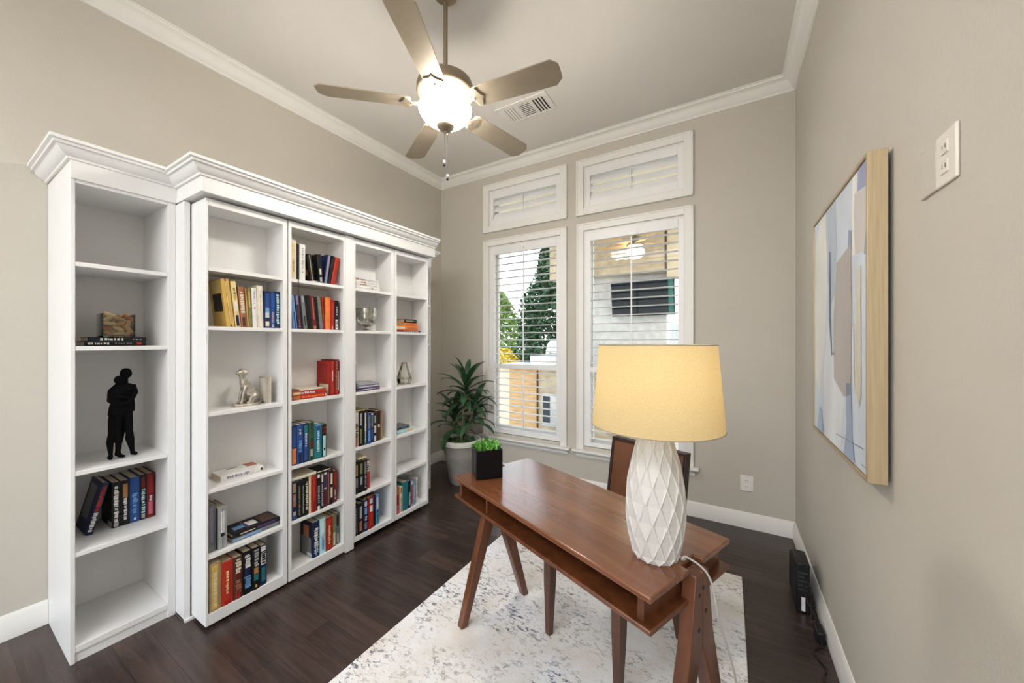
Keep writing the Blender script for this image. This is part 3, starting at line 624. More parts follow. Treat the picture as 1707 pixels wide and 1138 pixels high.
# ------------------------------------------------------------------ shelf ornaments
# glass cube of corks on the two black books
zc = 1.428 + .0446
gx, gy = -2.725, .556
cv = thing('glass_cube_vase', 'clear square glass vase filled with corks on two black books', 'vase', (gx, gy, zc))
m = MB()
for a, b, c, d in ((-.058, .058, -.058, -.055), (-.058, .058, .055, .058), (-.058, -.055, -.055, .055), (.055, .058, -.055, .055)): m.box(gx+a, gx+b, gy+c, gy+d, zc, zc+.118)
m.box(gx-.058, gx+.058, gy-.058, gy+.058, zc, zc+.006); m.build('glass_body', GLASS, cv)
rr = random.Random(3); nck = 0
ck = MB(); ck.T = Matrix.Rotation(R(90), 4, 'X')
ck.lathe([(.0095, -.021), (.0108, -.019), (.0108, .019), (.0095, .021)], 14)
cks = [ck.build('cork', q, None, local=True, smooth=40) for q in (CORK, pm('pale wine cork', (0.68, 0.47, 0.27), .8, var=.12, vscale=90), pm('stained wine cork', (0.38, 0.15, 0.07), .8, var=.2, vscale=60))]
spots = []
lay = [(-.030, .019, -35), (.004, .018, 8), (.036, .020, 50), (-.034, .044, 20), (.000, .043, -28), (.033, .046, -60), (-.032, .069, -12), (.004, .068, 30), (.036, .073, 75), (-.034, .094, 40), (.002, .093, -20), (.034, .098, -40)]
for row_ in range(2):
    for (u, z, a) in lay: spots.append(((.036, -.006)[row_]+rr.uniform(-.002, .002), u, z+(.004 if row_ else 0), a+(25 if row_ else 0), rr.uniform(-12, 12)))
spots += [(.004, .030, .112, 15, 0), (.030, -.030, .113, -25, 0)]
for i, (x, y, z, a, tl) in enumerate(spots):
    q = (0, 1, 0, 2, 1, 0, 1, 0)[i % 8]; c = cks[q] if i in (0, 1, 3) else cks[q].copy()
    if i not in (0, 1, 3): COL.objects.link(c)
    c.location = (gx+x, gy+y, zc+z); c.rotation_euler = (R(a), 0, R(tl))
    tag(c, 'tan wine cork lying in the pile inside the clear glass cube', 'cork', 'wine corks in the glass cube')

# embracing couple
m = MB(); sx_ = -2.655
def P3(y, z, x=0): return (sx_+x, y, z+.0055)
def limb(pts, rad, n=12): m.tube([P3(*p) for p in pts], rad, n)
# taller figure behind/right
limb([(.600, .866, .012), (.597, .885, .012), (.589, .945, .010), (.588, .985, .008), (.580, 1.060, .004), (.578, 1.105, 0)], [.010, .009, .017, .014, .021, .025])
limb([(.548, .868, -.012), (.550, .890, -.012), (.556, .950, -.012), (.562, .990, -.01), (.570, 1.060, -.006), (.574, 1.105, 0)], [.010, .009, .016, .014, .021, .025])
limb([(.576, 1.085), (.576, 1.125), (.575, 1.165), (.574, 1.205), (.573, 1.228)], [.034, .034, .030, .034, .024])
limb([(.573, 1.222), (.575, 1.262)], [.012, .011])
m.ball(P3(.577, 1.281), .0245, 16, (1.0, .92, 1.12))
limb([(.598, 1.220, .006), (.606, 1.182, .022), (.595, 1.155, .036), (.552, 1.165, .04), (.530, 1.172, .034)], [.014, .012, .010, .009, .010])
limb([(.552, 1.222, -.006), (.530, 1.195, -.03), (.528, 1.160, -.03), (.545, 1.15, -.036)], [.014, .011, .010, .009])
# smaller figure in front/left
limb([(.519, .866, .022), (.519, .885, .022), (.517, .945, .020), (.522, .985, .018), (.529, 1.050, .014), (.537, 1.095, .012)], [.010, .008, .014, .012, .018, .022])
limb([(.549, .868, .026), (.546, .89, .024), (.548, .95, .022), (.544, .99, .018), (.543, 1.06, .014), (.543, 1.095, .012)], [.009, .008, .013, .012, .018, .022])
limb([(.540, 1.075, .012), (.543, 1.11, .012), (.545, 1.15, .014), (.543, 1.19, .016), (.548, 1.212, .014)], [.030, .029, .024, .030, .020])
limb([(.549, 1.206, .014), (.553, 1.238, .010)], [.011, .010])
m.ball(P3(.551, 1.250, .012), .021, 14, (1, .95, 1.1))
limb([(.522, 1.200, .018), (.516, 1.150, .022), (.536, 1.125, .040), (.575, 1.135, .040), (.592, 1.150, .034)], [.013, .011, .010, .009, .010])
limb([(.566, 1.200, .020), (.590, 1.205, .036), (.600, 1.215, .022)], [.012, .010, .010])
for y, x in ((.600, .012), (.519, .022)): m.tube([P3(y-.002, .869, x-.006), P3(y+.006 if y > .55 else y-.006, .869, x+.026)], [.010, .008], 10)
for y, x in ((.548, -.012), (.549, .026)): m.tube([P3(y, .869, x-.006), P3(y+.010, .869, x+.024)], [.009, .007], 10)
tag(m.build('couple_statue', STATUE, remesh=.0026), 'black standing sculpture of an embracing couple on middle shelf of narrow bookcase', 'statue')

# dog bookend
dg = thing('dog_bookend', 'antique silver sitting dog bookend with upright back plate, middle shelf of first bay', 'bookend', (-2.34, .99, 1.09))
m = MB(); x0 = -2.335; z0 = 1.0905
m.T = Matrix.Translation((x0, .980, z0)); m.lathe([(.001, 0), (.040, 0), (.043, .006), (.040, .013), (.001, .013)], 28)
m.v = [(v[0], .985+(v[1]-.980)*1.75, v[2]) for v in m.v]; m.build('oval_base', SILVER, dg, smooth=40)
m = MB(); z0 += .012
def q(y, z, x=0): return (x0+x, y, z0+z)
m.tube([q(1.018, .026), q(1.006, .055), q(.985, .095), q(.970, .120), q(.966, .140)], [.031, .034, .027, .021, .016], 14)
m.tube([q(.966, .135), q(.962, .160), q(.964, .172)], [.015, .0165, .017], 12)
m.ball(q(.965, .176), .021, 14, (.95, 1.1, .95))
m.tube([q(.960, .174), q(.942, .171), q(.934, .169)], [.014, .0115, .009], 12)
for sg in (-1, 1):
    m.tube([q(.972, .187, sg*.014), q(.977, .178, sg*.022), q(.976, .160, sg*.0235)], [.006, .009, .006], 8)
    m.tube([q(.975, .095, sg*.015), q(.962, .050, sg*.016), q(.955, .008, sg*.016)], [.013, .009, .0075], 10)
    m.tube([q(.958, .006, sg*.016), q(.943, .005, sg*.017)], [.008, .007], 8)
    m.tube([q(1.018, .045, sg*.020), q(1.000, .030, sg*.030), q(.990, .012, sg*.030)], [.018, .020, .010], 10)
    m.tube([q(1.005, .006, sg*.030), q(.972, .005, sg*.030)], [.009, .008], 8)
m.tube([q(1.040, .012), q(1.050, .006, .02), q(1.035, .005, .04)], [.007, .006, .004], 8)
m.build('dog_figure', SILVER, dg, remesh=.0028)
m = MB(); m.box(x0-.045, x0+.040, 1.066, 1.080, z0-.012, z0+.140); m.build('back_plate', pm('weathered bookend plate', (.40, .36, .30), .55, .35, var=.2), dg, bevel=.002)
m = MB(); m.box(x0-.038, x0+.033, 1.0655, 1.066, z0, z0+.132); m.box(x0-.045, x0+.036, 1.080, 1.0955, z0-.012, z0+.140); m.build('plate_facing', cmat((.60, .56, .48)), dg)

# mercury glass goblet
m = MB(); gy, gx = 1.776, -2.335; z0 = 1.5275
gb = thing('footed_glass_bowl', 'silvery mottled footed glass bowl, second shelf of third bay', 'bowl', (gx, gy, z0))
MERC = pm('mercury glass', (.50, .49, .44), .18, .85, var=.55, vscale=22)
m.lathe([(.001, z0+.036), (.030, z0+.038), (.058, z0+.052), (.072, z0+.082), (.076, z0+.120), (.078, z0+.168), (.075, z0+.168), (.072, z0+.120), (.068, z0+.084), (.055, z0+.056), (.001, z0+.042)], 32, (gx, gy), cap=False); m.build('bowl', MERC, gb, smooth=40)
m = MB(); m.lathe([(.050, z0), (.052, z0+.004), (.030, z0+.010), (.013, z0+.018), (.012, z0+.030), (.022, z0+.037), (.001, z0+.040)], 28, (gx, gy)); m.build('foot', MERC, gb, smooth=40)
m = MB()
rr = random.Random(5)
for k in range(14):
    a = rr.random()*6.28; r_ = rr.random()*.04; m.ball((gx+r_*math.cos(a), gy+r_*math.sin(a), z0+.062+rr.random()*.02), .012, 8)
m.build('filler', cmat((.45, .30, .10)), gb, smooth=60)

# gold geometric terrarium
gx, gy, z0 = -2.345, 2.152, 1.093
gt = thing('geometric_lantern', 'small gold wire geometric lantern, middle shelf of fourth bay', 'lantern', (gx, gy, z0))
m = MB(); N6 = 5
low = [(gx+.048*math.cos(2*PI*k/N6+.5), gy+.052*math.sin(2*PI*k/N6+.5), z0+.003) for k in range(N6)]
mid = [(gx+.062*math.cos(2*PI*k/N6+.5), gy+.066*math.sin(2*PI*k/N6+.5), z0+.046) for k in range(N6)]
top = [(gx+.018*math.cos(2*PI*k/N6+.5), gy+.020*math.sin(2*PI*k/N6+.5), z0+.178) for k in range(N6)]
for k in range(N6):
    for A, B in ((low[k], low[(k+1) % N6]), (mid[k], mid[(k+1) % N6]), (top[k], top[(k+1) % N6]), (low[k], mid[k]), (mid[k], top[k])): m.tube([A, B], .0022, 6)
m.tube([(gx, gy-.034, z0+.1795), (gx, gy+.034, z0+.1795)], .0022, 6)
m.build('wire_frame', GOLD, gt, smooth=60)
m = MB()
for k in range(N6):
    for a, b, c, d in ((low[k], low[(k+1) % N6], mid[(k+1) % N6], mid[k]), (mid[k], mid[(k+1) % N6], top[(k+1) % N6], top[k])): m.add([a, b, c, d], [(0, 1, 2, 3)])
m.build('glass_panels', GLASS, gt)

# ------------------------------------------------------------------ rug
rg = MB(); rg.box(-1.45, .073, .45, 2.624, .0005, .011)
tag(rg.build('area_rug', RUG, bevel=.004), 'cream and grey distressed area rug under the wooden desk', 'rug')

# ------------------------------------------------------------------ desk (local: x along the top, y towards the window)
DR = math.atan2(-.375, .927)
dk = thing('writing_desk', 'reddish brown mid-century wooden desk with V-shaped legs on the rug', 'desk', (-1.173, 1.400, 0), DR)
TL, TWD, LN = 1.078, .478, .245
def top_poly(e):
    a, b = LN-.042, LN+.042
    return [(0-e, -e), (TL+e, -e), (TL+e, a), (TL-.030, a), (TL-.030, b), (TL+e, b), (TL+e, TWD+e), (-e, TWD+e), (-e, b), (.030, b), (.030, a), (-e, a)]
m = MB(); m.prism(top_poly(0), .760, .779, 'z'); m.build('desk_top', WOODT, dk, local=True, bevel=.005, seg=3)
m = MB(); m.prism(top_poly(0), .676, .691, 'z'); m.build('bottom_board', WOODD, dk, local=True, bevel=.004)
for u0 in (.030, TL-.050):
    sbox('end_panel', WOODD, u0, u0+.020, .016, TWD-.016, .691, .760, parent=dk, local=True)
for u0, v0 in ((.262, .018), (.62, .12)): sbox('divider', WOODD, u0, u0+.012, v0, TWD-.03, .691, .760, parent=dk, local=True)
sbox('back_rail', WOODD, .050, TL-.050, TWD-.030, TWD-.016, .691, .760, parent=dk, local=True)
legA = [(.027, .0115), (.062, .0115), (LN-.0005, .555), (LN-.0005, .762), (LN-.038, .762), (.178, .57)]
for end in (0, 1):
    ua, ub = (-.018, .024) if end == 0 else (TL-.024, TL+.018)
    for sd in (0, 1):
        poly = legA if sd == 0 else [(2*LN-v, z) for v, z in legA][::-1]
        m = MB(); m.prism(poly, ua, ub, 'x'); lg = m.build('leg', WOODD, dk, local=True, bevel=.003)
        if end == 1:
            m = MB()
            for v, z in (((LN-.018, .700), (LN-.022, .60)) if sd == 0 else ((LN+.006, .715), (LN+.020, .640))):
                m.tube([(ub-.002, v, z), (ub+.0012, v, z)], .0065, 12)
            m.build('bolt', BLACKP, lg, local=True)

# cube planter on the desk
def desk_pt(u, v): return (-1.173+.927*u+.375*v, 1.400-.375*u+.927*v)
px, py = desk_pt(.078, .142)
cp = thing('cube_planter', 'small black cube planter of bright green succulent on the desk corner', 'planter', (px, py, .7795), R(47.6))
S2 = .066
m = MB()
for a, b, c, d in ((-S2, S2, -S2, -S2+.006), (-S2, S2, S2-.006, S2), (-S2, -S2+.006, -S2+.006, S2-.006), (S2-.006, S2, -S2+.006, S2-.006)): m.box(a, b, c, d, 0, .140)
m.box(-S2, S2, -S2, S2, 0, .006); m.build('pot', pm('black ceramic', (.004, .004, .005), .35, var=.1, spec=.2), cp, local=True, bevel=.002)
sbox('soil', MOSS, -S2+.006, S2-.006, -S2+.006, S2-.006, .006, .126, parent=cp, local=True)
def blade_leaf(m, base, az, el, L, W, droop, n=6, fold=.25, twist=0.0):
    """one strap leaf: starts at base, heads out at azimuth az with elevation el, then droops"""
    p = Vector(base); a = el; vs = []; fs = []
    side = Vector((-math.sin(az), math.cos(az), 0))
    for i in range(n+1):
        t = i/n; w_ = W*(math.sin(PI*min(1, (t*.86+.10)))**.75)*(1 if t < .98 else .1)
        dirv = Vector((math.cos(az)*math.cos(a), math.sin(az)*math.cos(a), math.sin(a))); up = side.cross(dirv)*-1
        vs += [p-side*w_/2+up*w_*fold*.5, p, p+side*w_/2+up*w_*fold*.5]
        p = p+dirv*(L/n); a -= droop/n*(.5+t)
    for i in range(n):
        for k in range(2): fs.append((i*3+k, i*3+k+1, (i+1)*3+k+1, (i+1)*3+k))
    m.add(vs, fs)
m = MB(); rr = random.Random(11)
for k in range(150):
    x, y = rr.uniform(-.052, .052), rr.uniform(-.052, .052)
    blade_leaf(m, (x, y, .122), rr.random()*6.28, rr.uniform(.5, 1.5), rr.uniform(.035, .062), rr.uniform(.008, .013), rr.uniform(.2, 1.2), 4, .5)
m.build('foliage', SUCC, cp, local=True, smooth=60)

# ------------------------------------------------------------------ table lamp
lx, ly, lz = -.198, 1.212, .7795
lp = thing('table_lamp', 'lit table lamp with yellow linen shade and faceted white ceramic base', 'lamp', (lx, ly, lz))
prof = [(.000, .066), (.018, .071), (.072, .083), (.126, .088), (.180, .0882), (.234, .083), (.288, .073), (.342, .0595), (.392, .046), (.432, .036)]
N = 13; rows_ = [.0, .018, .072, .126, .180, .234, .288, .342, .392, .432]
def rad(z):
    for (a, ra), (b, rb) in zip(prof, prof[1:]):
        if a <= z <= b: return ra+(rb-ra)*(z-a)/(b-a)
    return prof[-1][1]
m = MB(); vs = []; fs = []; st = 2*PI/N
def vid(k, i, q=0): return (k*N+(i % N))*3+q
for k, z in enumerate(rows_):   # triangle lattice turned by half a step every ring; the level edges are pressed in as grooves
    for i in range(N):
        a = st*(i+.5*(k % 2))+.2
        for f, q in ((0, 1.02), (.16, .962), (.84, .962)):
            r_ = rad(z)*q; vs.append((lx+r_*math.cos(a+st*f), ly+r_*math.sin(a+st*f), lz+z+.0005))
for k in range(len(rows_)-1):
    o2 = k % 2
    for i in range(N):
        A = vid(k+1, i+o2); e4 = [vid(k, i), vid(k, i, 1), vid(k, i, 2), vid(k, i+1)]
        fs += [(e4[q], e4[q+1], A) for q in range(3)]
        A = vid(k, i+1-o2); e4 = [vid(k+1, i), vid(k+1, i, 1), vid(k+1, i, 2), vid(k+1, i+1)]
        fs += [(e4[q+1], e4[q], A) for q in range(3)]
fs += [tuple(range(3*N-1, -1, -1)), tuple((len(rows_)-1)*3*N+i for i in range(3*N))]
m.add(vs, fs)
m.build('lamp_base', CERAM, lp)
m = MB(); m.lathe([(.012, lz+.4285), (.012, lz+.475), (.018, lz+.475), (.018, lz+.53), (.012, lz+.535)], 16, (lx, ly)); m.build('socket', GOLD, lp, smooth=40)
m = MB(); m.ball((lx, ly, lz+.560), .032, 16, (1, 1, 1.2)); m.build('bulb', glow_mat('lit lamp bulb', (1, .78, .44), 11.5, (.9, .85, .8)), lp, smooth=60)
zb_, zt_ = lz+.406, lz+.661
m = MB(); m.lathe([(.194, zb_), (.1725, zt_)], 64, (lx, ly), cap=False)
m.build('lamp_shade', SHADE, lp, smooth=40)
for zz, r_ in ((zb_+.0015, .1945), (zt_-.0015, .173)):
    m = MB(); m.tube([(lx+r_*math.cos(2*PI*i/48), ly+r_*math.sin(2*PI*i/48), zz) for i in range(49)], .0015, 6, cap=False)
    m.build('shade_ring', cmat((.50, .43, .30)), lp, smooth=60)
m = MB()
for k in range(3):
    a = 2*PI*k/3; m.tube([(lx+.012*math.cos(a), ly+.012*math.sin(a), lz+.535), (lx+.10*math.cos(a), ly+.10*math.sin(a), zt_-.012), (lx+.172*math.cos(a), ly+.172*math.sin(a), zt_-.003)], .002, 6)
m.build('shade_spider', GOLD, lp, smooth=60)
def smoothpath(pts, n=6):
    out = []; P = [Vector(p) for p in pts]
    for i in range(len(P)-1):
        p0, p1, p2, p3 = P[max(i-1, 0)], P[i], P[i+1], P[min(i+2, len(P)-1)]
        for k in range(n):
            t = k/n; out.append(.5*((2*p1)+(-p0+p2)*t+(2*p0-5*p1+4*p2-p3)*t*t+(-p0+3*p1-3*p2+p3)*t**3))
    return out+[P[-1]]
e1 = desk_pt(1.055, .235); e2 = desk_pt(1.106, .262); e3 = desk_pt(1.125, .285); e4 = desk_pt(1.13, .40)
m = MB(); m.tube(smoothpath([(lx+.062, ly+.015, lz+.004), (lx+.085, ly+.012, lz+.005), (*desk_pt(1.045, .22), lz+.006), (*e1, lz+.012), (*e2, lz-.03), (*e3, .62), (*e4, .35), (*desk_pt(1.14, .42), .04), (*desk_pt(1.20, .40), .019), (.18, 1.05, .017), (.385, 1.20, .008)]), .0032, 8)
m.build('lamp_cord', CORDW, lp, smooth=60)
# ------------------------------------------------------------------ chair (same frame as the desk)
ch = thing('dining_chair', 'brown leather chair with dark wooden legs tucked behind the desk', 'chair', (-1.173+.927*.505+.375*.62, 1.400-.375*.505+.927*.62, 0), DR)
def cb(u0, u1, v0, v1): return (u0-.505, u1-.505, v0-.62, v1-.62)
m = MB(); m.box(*cb(.295, .715, .345, .80), .415, .478); m.build('seat', LEATH, ch, local=True, bevel=.018, seg=3)
m = MB(); m.box(*cb(.300, .710, .355, .80), .375, .418); m.build('seat_rail', WOODC, ch, local=True, bevel=.003)
# raked back: prism in (v,z)
vb0, vb1 = .800-.62, .880-.62
m = MB(); m.prism([(vb0, .44), (vb0+.035, .40), (vb1+.040, .893), (vb1, .897)], .292-.505, .718-.505, 'x'); m.build('backrest', LEATH, ch, local=True, bevel=.006)
m = MB()
def bk(u, z, o=0): return (u-.505, vb0+(vb1-vb0)*(z-.44)/.457+o, z)
for o in (-.002,): m.tube([bk(.300, .46, o), bk(.300, .888, o), bk(.710, .888, o), bk(.710, .46, o)], .006, 8)
m.prism([(vb0-.003, .44), (vb0+.037, .40), (vb1+.042, .896), (vb1-.003, .899)], .288-.505, .2925-.505, 'x'); m.prism([(vb0-.003, .44), (vb0+.037, .40), (vb1+.042, .896), (vb1-.003, .899)], .7175-.505, .722-.505, 'x')
m.prism([(vb1-.003, .893), (vb1+.042, .891), (vb1+.042, .899), (vb1-.003, .901)], .288-.505, .722-.505, 'x')
m.build('piping', PIPING, ch, local=True, smooth=60)
for u in (.302, .708):
    m = MB(); a = u-.505; sg = 1
    for i, (z, wd) in enumerate(((.376, .045), (.25, .043), (.012, .026))): pass
    def ring(c, v, z, wd): return [(c-wd/2, v-wd/2, z), (c+wd/2, v-wd/2, z), (c+wd/2, v+wd/2, z), (c-wd/2, v+wd/2, z)]
    vs = ring(a, .370-.62, .40, .046)+ring(a, .368-.62, .27, .044)+ring(a, .363-.62, .012, .027)
    m.add(vs, [(3, 2, 1, 0), (8, 9, 10, 11)] + [(k*4+i, k*4+(i+1) % 4, (k+1)*4+(i+1) % 4, (k+1)*4+i) for k in range(2) for i in range(4)][::1]); m.build('leg', WOODC, ch, local=True, bevel=.002)
    m = MB(); vs = ring(a, .79-.62, .42, .044)+ring(a, .80-.62, .22, .040)+ring(a, .845-.62, .012, .028)
    m.add(vs, [(3, 2, 1, 0), (8, 9, 10, 11)] + [(k*4+i, k*4+(i+1) % 4, (k+1)*4+(i+1) % 4, (k+1)*4+i) for k in range(2) for i in range(4)]); m.build('leg', WOODC, ch, local=True, bevel=.002)

# ------------------------------------------------------------------ potted plant in the corner
ptx, pty = -2.37, 2.945
pt = thing('potted_plant', 'tall green dracaena in a grey concrete pot by the left window', 'plant', (ptx, pty, 0))
m = MB(); m.lathe([(.001, .0005), (.108, .0005), (.120, .02), (.182, .34), (.192, .395), (.194, .40), (.178, .40), (.170, .36), (.001, .36)], 44, (ptx, pty)); m.build('pot', CONC, pt, smooth=40)
m = MB(); m.lathe([(.192, .398), (.203, .402), (.206, .425), (.203, .447), (.196, .452), (.180, .450), (.176, .40)], 44, (ptx, pty), cap=False)
m.f.append(tuple()) if False else None
m.build('rim', RIMW, pt, smooth=40)
m = MB(); rr = random.Random(2)
m.lathe([(.001, .415), (.10, .412), (.178, .395), (.178, .37), (.001, .37)], 30, (ptx, pty))
for k in range(110):
    a = rr.random()*6.28; r_ = .155*math.sqrt(rr.random()); m.ball((ptx+r_*math.cos(a), pty+r_*math.sin(a), .412+rr.random()*.014), rr.uniform(.010, .022), 6)
m.build('moss', MOSS, pt, smooth=60)
canes = [((ptx+.012, pty-.01), (ptx+.055, pty+.01), 1.02), ((ptx-.02, pty+.02), (ptx-.075, pty-.02), .72), ((ptx+.045, pty+.03), (ptx+.165, pty+.03), .83)]
for (a, b, zt) in canes:
    m = MB(); m.tube(smoothpath([(*a, .40), ((a[0]*.7+b[0]*.3), (a[1]*.7+b[1]*.3), .40+(zt-.40)*.5), (*b, zt)], 5), .013, 8); m.build('stem', STEM, pt, smooth=60)
m = MB(); rr = random.Random(21)
for (a, b, zt), n_, Ls in zip(canes, (30, 20, 22), ((.27, .38), (.24, .34), (.22, .32))):
    for k in range(n_):
        t = k/n_; az = k*2.4+rr.uniform(-.25, .25); el = 1.35-1.35*(1-t)**.8+rr.uniform(-.1, .15)
        zc_ = zt-.24*(1-t)+.02
        blade_leaf(m, (b[0]*(.75+.25*t)+a[0]*(.25-.25*t), b[1]*(.75+.25*t)+a[1]*(.25-.25*t), zc_), az, el, rr.uniform(*Ls)*(1 if t < .9 else .85), rr.uniform(.052, .078), rr.uniform(1.0, 1.9)*(1.1-.55*t), 8, .35)
m.v = [(max(v[0], XL+.03), min(max(v[1], 2.685) if v[0] < -2.18 else v[1], YB-.05), v[2]) for v in m.v]
m.build('foliage', LEAF, pt, smooth=70)

# ------------------------------------------------------------------ ceiling fan
fx, fy = -1.3554, 1.5431
fn = thing('ceiling_fan', 'bronze five-blade ceiling fan with lit alabaster bowl light', 'ceiling fan', (fx, fy, ZC))
def L(name, prof, mat, n=40, **k):
    m = MB(); m.lathe(prof, n, (fx, fy)); return m.build(name, mat, fn, smooth=35, **k)
L('canopy', [(.015, 3.365), (.045, 3.368), (.065, 3.38), (.068, 3.399)], BRONZE)
m = MB(); m.tube([(fx, fy, 2.91), (fx, fy, 3.34)], .0125, 16); m.build('downrod', BRONZE, fn, smooth=40)
mo = L('motor_housing', [(.02, 2.945), (.028, 2.925), (.060, 2.918), (.120, 2.905), (.150, 2.885), (.157, 2.862), (.157, 2.832), (.150, 2.822), (.112, 2.806), (.085, 2.800)], BRONZE, 48)
m = MB()
for k in range(30):
    a = 2*PI*k/30; ca, sa = math.cos(a), math.sin(a)
    m.tube([(fx+.096*ca, fy+.096*sa, 2.8005), (fx+.140*ca, fy+.140*sa, 2.8165)], .0028, 6)
m.build('vent_slots', cmat((.10, .085, .06)), mo)
L('switch_housing', [(.085, 2.803), (.088, 2.795), (.075, 2.775), (.062, 2.765), (.062, 2.745), (.001, 2.744)], BRONZE)
for k, dg_ in enumerate((151, 79, 7, 223, 295)):
    T = Matrix.Translation((fx, fy, 2.762)) @ Matrix.Rotation(R(dg_), 4, 'Z')
    T2 = T @ Matrix.Rotation(R(-12), 4, 'X')
    m = MB(); m.T = T2
    out = [(.185, -.052), (.20, -.060), (.40, -.066), (.60, -.0705), (.628, -.0705), (.662, -.040), (.664, 0), (.662, .040), (.628, .0705), (.60, .0705), (.40, .066), (.20, .060), (.185, .052)]
    m.prism(out, -.003, .003, 'z'); bl = m.build('blade', BLADE, fn, bevel=.0015)
    m = MB(); m.T = T2
    iron = [(.178, -.012), (.20, -.050), (.215, -.055), (.222, -.040), (.228, -.018), (.248, 0), (.228, .018), (.222, .040), (.215, .055), (.20, .050), (.178, .012)]
    m.prism(iron, -.0085, -.003, 'z'); m.T = T
    m.tube([(.085, 0, .036), (.115, 0, .020), (.150, 0, -.004), (.190, 0, -.006)], [.010, .011, .010, .009], 8)
    m.build('blade_iron', BRONZE, bl, smooth=40)
m = MB(); m.lathe([(.140, 2.752), (.146, 2.744), (.144, 2.730), (.132, 2.708), (.106, 2.682), (.076, 2.662), (.046, 2.650), (.046, 2.654), (.074, 2.667), (.102, 2.687), (.128, 2.712), (.140, 2.732), (.137, 2.752)], 48, (fx, fy), cap=False)
m.build('light_bowl', BOWL, fn, smooth=40)
L('finial', [(.001, 2.606), (.006, 2.610), (.010, 2.619), (.030, 2.629), (.047, 2.643), (.050, 2.652), (.044, 2.6545), (.001, 2.655)], BRONZE)
fwd = (-.513, .858); rgt = (.858, .513)
for dx_, zb2 in ((-.014, 2.445), (.004, 2.365)):
    cx_, cy_ = fx+rgt[0]*dx_-fwd[0]*-.04, fy+rgt[1]*dx_+fwd[1]*.04
    m = MB(); m.tube([(cx_, cy_, zb2+.035), (cx_, cy_, 2.66)], .0016, 6); pc = m.build('pull_chain', CHROME, fn)
    m = MB(); m.ball((cx_, cy_, zb2+.026), .0075, 10, (1, 1, 1.5)); m.build('chain_fob', CERAM, pc, smooth=60)
    m = MB(); m.ball((cx_, cy_, zb2+.009), .0065, 10, (1, 1, 1.5)); m.build('chain_weight', BLACKP, pc, smooth=60)
fl = bpy.data.lights.new('fan_bowl_light', 'POINT'); fl.energy = FAN_W; fl.color = (1, .93, .82); fl.shadow_soft_size = .045
fo = bpy.data.objects.new('fan_bowl_light', fl); COL.objects.link(fo); fo.location = (fx, fy, 2.715)

# ------------------------------------------------------------------ ceiling vent
vt = thing('ceiling_vent', 'white rectangular ceiling air vent beside the fan', 'vent', (-1.455, 2.655, ZC))
m = MB(); VX0, VX1, VY0, VY1 = -1.690, -1.222, 2.540, 2.772
sec = [(-1.628, -1.530), (-1.493, -1.392), (-1.366, -1.262)]; y0, y1 = 2.582, 2.757
zz0, zz1 = ZC-.010, ZC-.0005
m.box(VX0, VX1, VY0, y0, zz0, zz1); m.box(VX0, VX1, y1, VY1, zz0, zz1)
xsv = [VX0, sec[0][0], sec[0][1], sec[1][0], sec[1][1], sec[2][0], sec[2][1], VX1]
for i in (0, 2, 4, 6): m.box(xsv[i], xsv[i+1], y0, y1, zz0, zz1)
m.build('grille_frame', CEIL, vt, bevel=.003)
sbox('recess_shadow', DARKGAP, sec[0][0]-.005, sec[2][1]+.005, y0-.005, y1+.005, ZC-.0035, ZC-.0005, parent=vt)  # near-black sheet painted as the shade inside the vent recess
for si, (a, b) in enumerate(sec):
    m = MB()
    if si == 1:
        for i in range(8):
            yc = y0+(y1-y0)*(i+.5)/8; m.box(a, b, yc-.0045, yc+.0045, zz0+.001, zz0+.0045)
    else:
        for i in range(5):
            xc = a+(b-a)*i/4; wd = .0098 if si == 0 else .006
            m.box(max(a, xc-wd), min(b, xc+wd), y0, y1, zz0+.001, zz0+.0045)
    m.build('grille_slats', CEIL, vt)

# ------------------------------------------------------------------ painting
ar = thing('framed_painting', 'abstract blue and cream painting in a gold floater frame on right wall', 'painting', (XR-.03, 1.93, 1.52))
AY0, AY1, AZ0, AZ1, AXF, AXB = 1.515, 2.345, 1.015, 2.035, .366, .414
m = MB()
for a, b, c, d in ((AY0, AY0+.012, AZ0, AZ1), (AY1-.012, AY1, AZ0, AZ1), (AY0+.012, AY1-.012, AZ0, AZ0+.012), (AY0+.012, AY1-.012, AZ1-.012, AZ1)): m.box(AXF, AXB, a, b, c, d)
m.build('frame', GILT, ar, bevel=.0015)
m = MB(); m.box(AXF+.010, AXB+.004, AY0+.012, AY1-.012, AZ0+.012, AZ1-.012); m.build('frame_backing', DARKGAP, ar)
sbox('wall_gap_shadow', DARKGAP, AXB+.0041, XR-.0005, AY0+.05, AY1-.05, AZ0+.05, AZ1-.05, parent=ar)  # near-black slab painted as the shadow gap behind the frame
APAL = [(.60, .655, .74), (.33, .36, .52), (.60, .56, .54), (.30, .35, .48), (.84, .82, .78), (.44, .40, .38), (.14, .18, .24), (.62, .58, .45), (.33, .40, .53), (.46, .52, .60), (.72, .72, .68), (.40, .49, .62), (.22, .25, .30), (.69, .72, .76)]
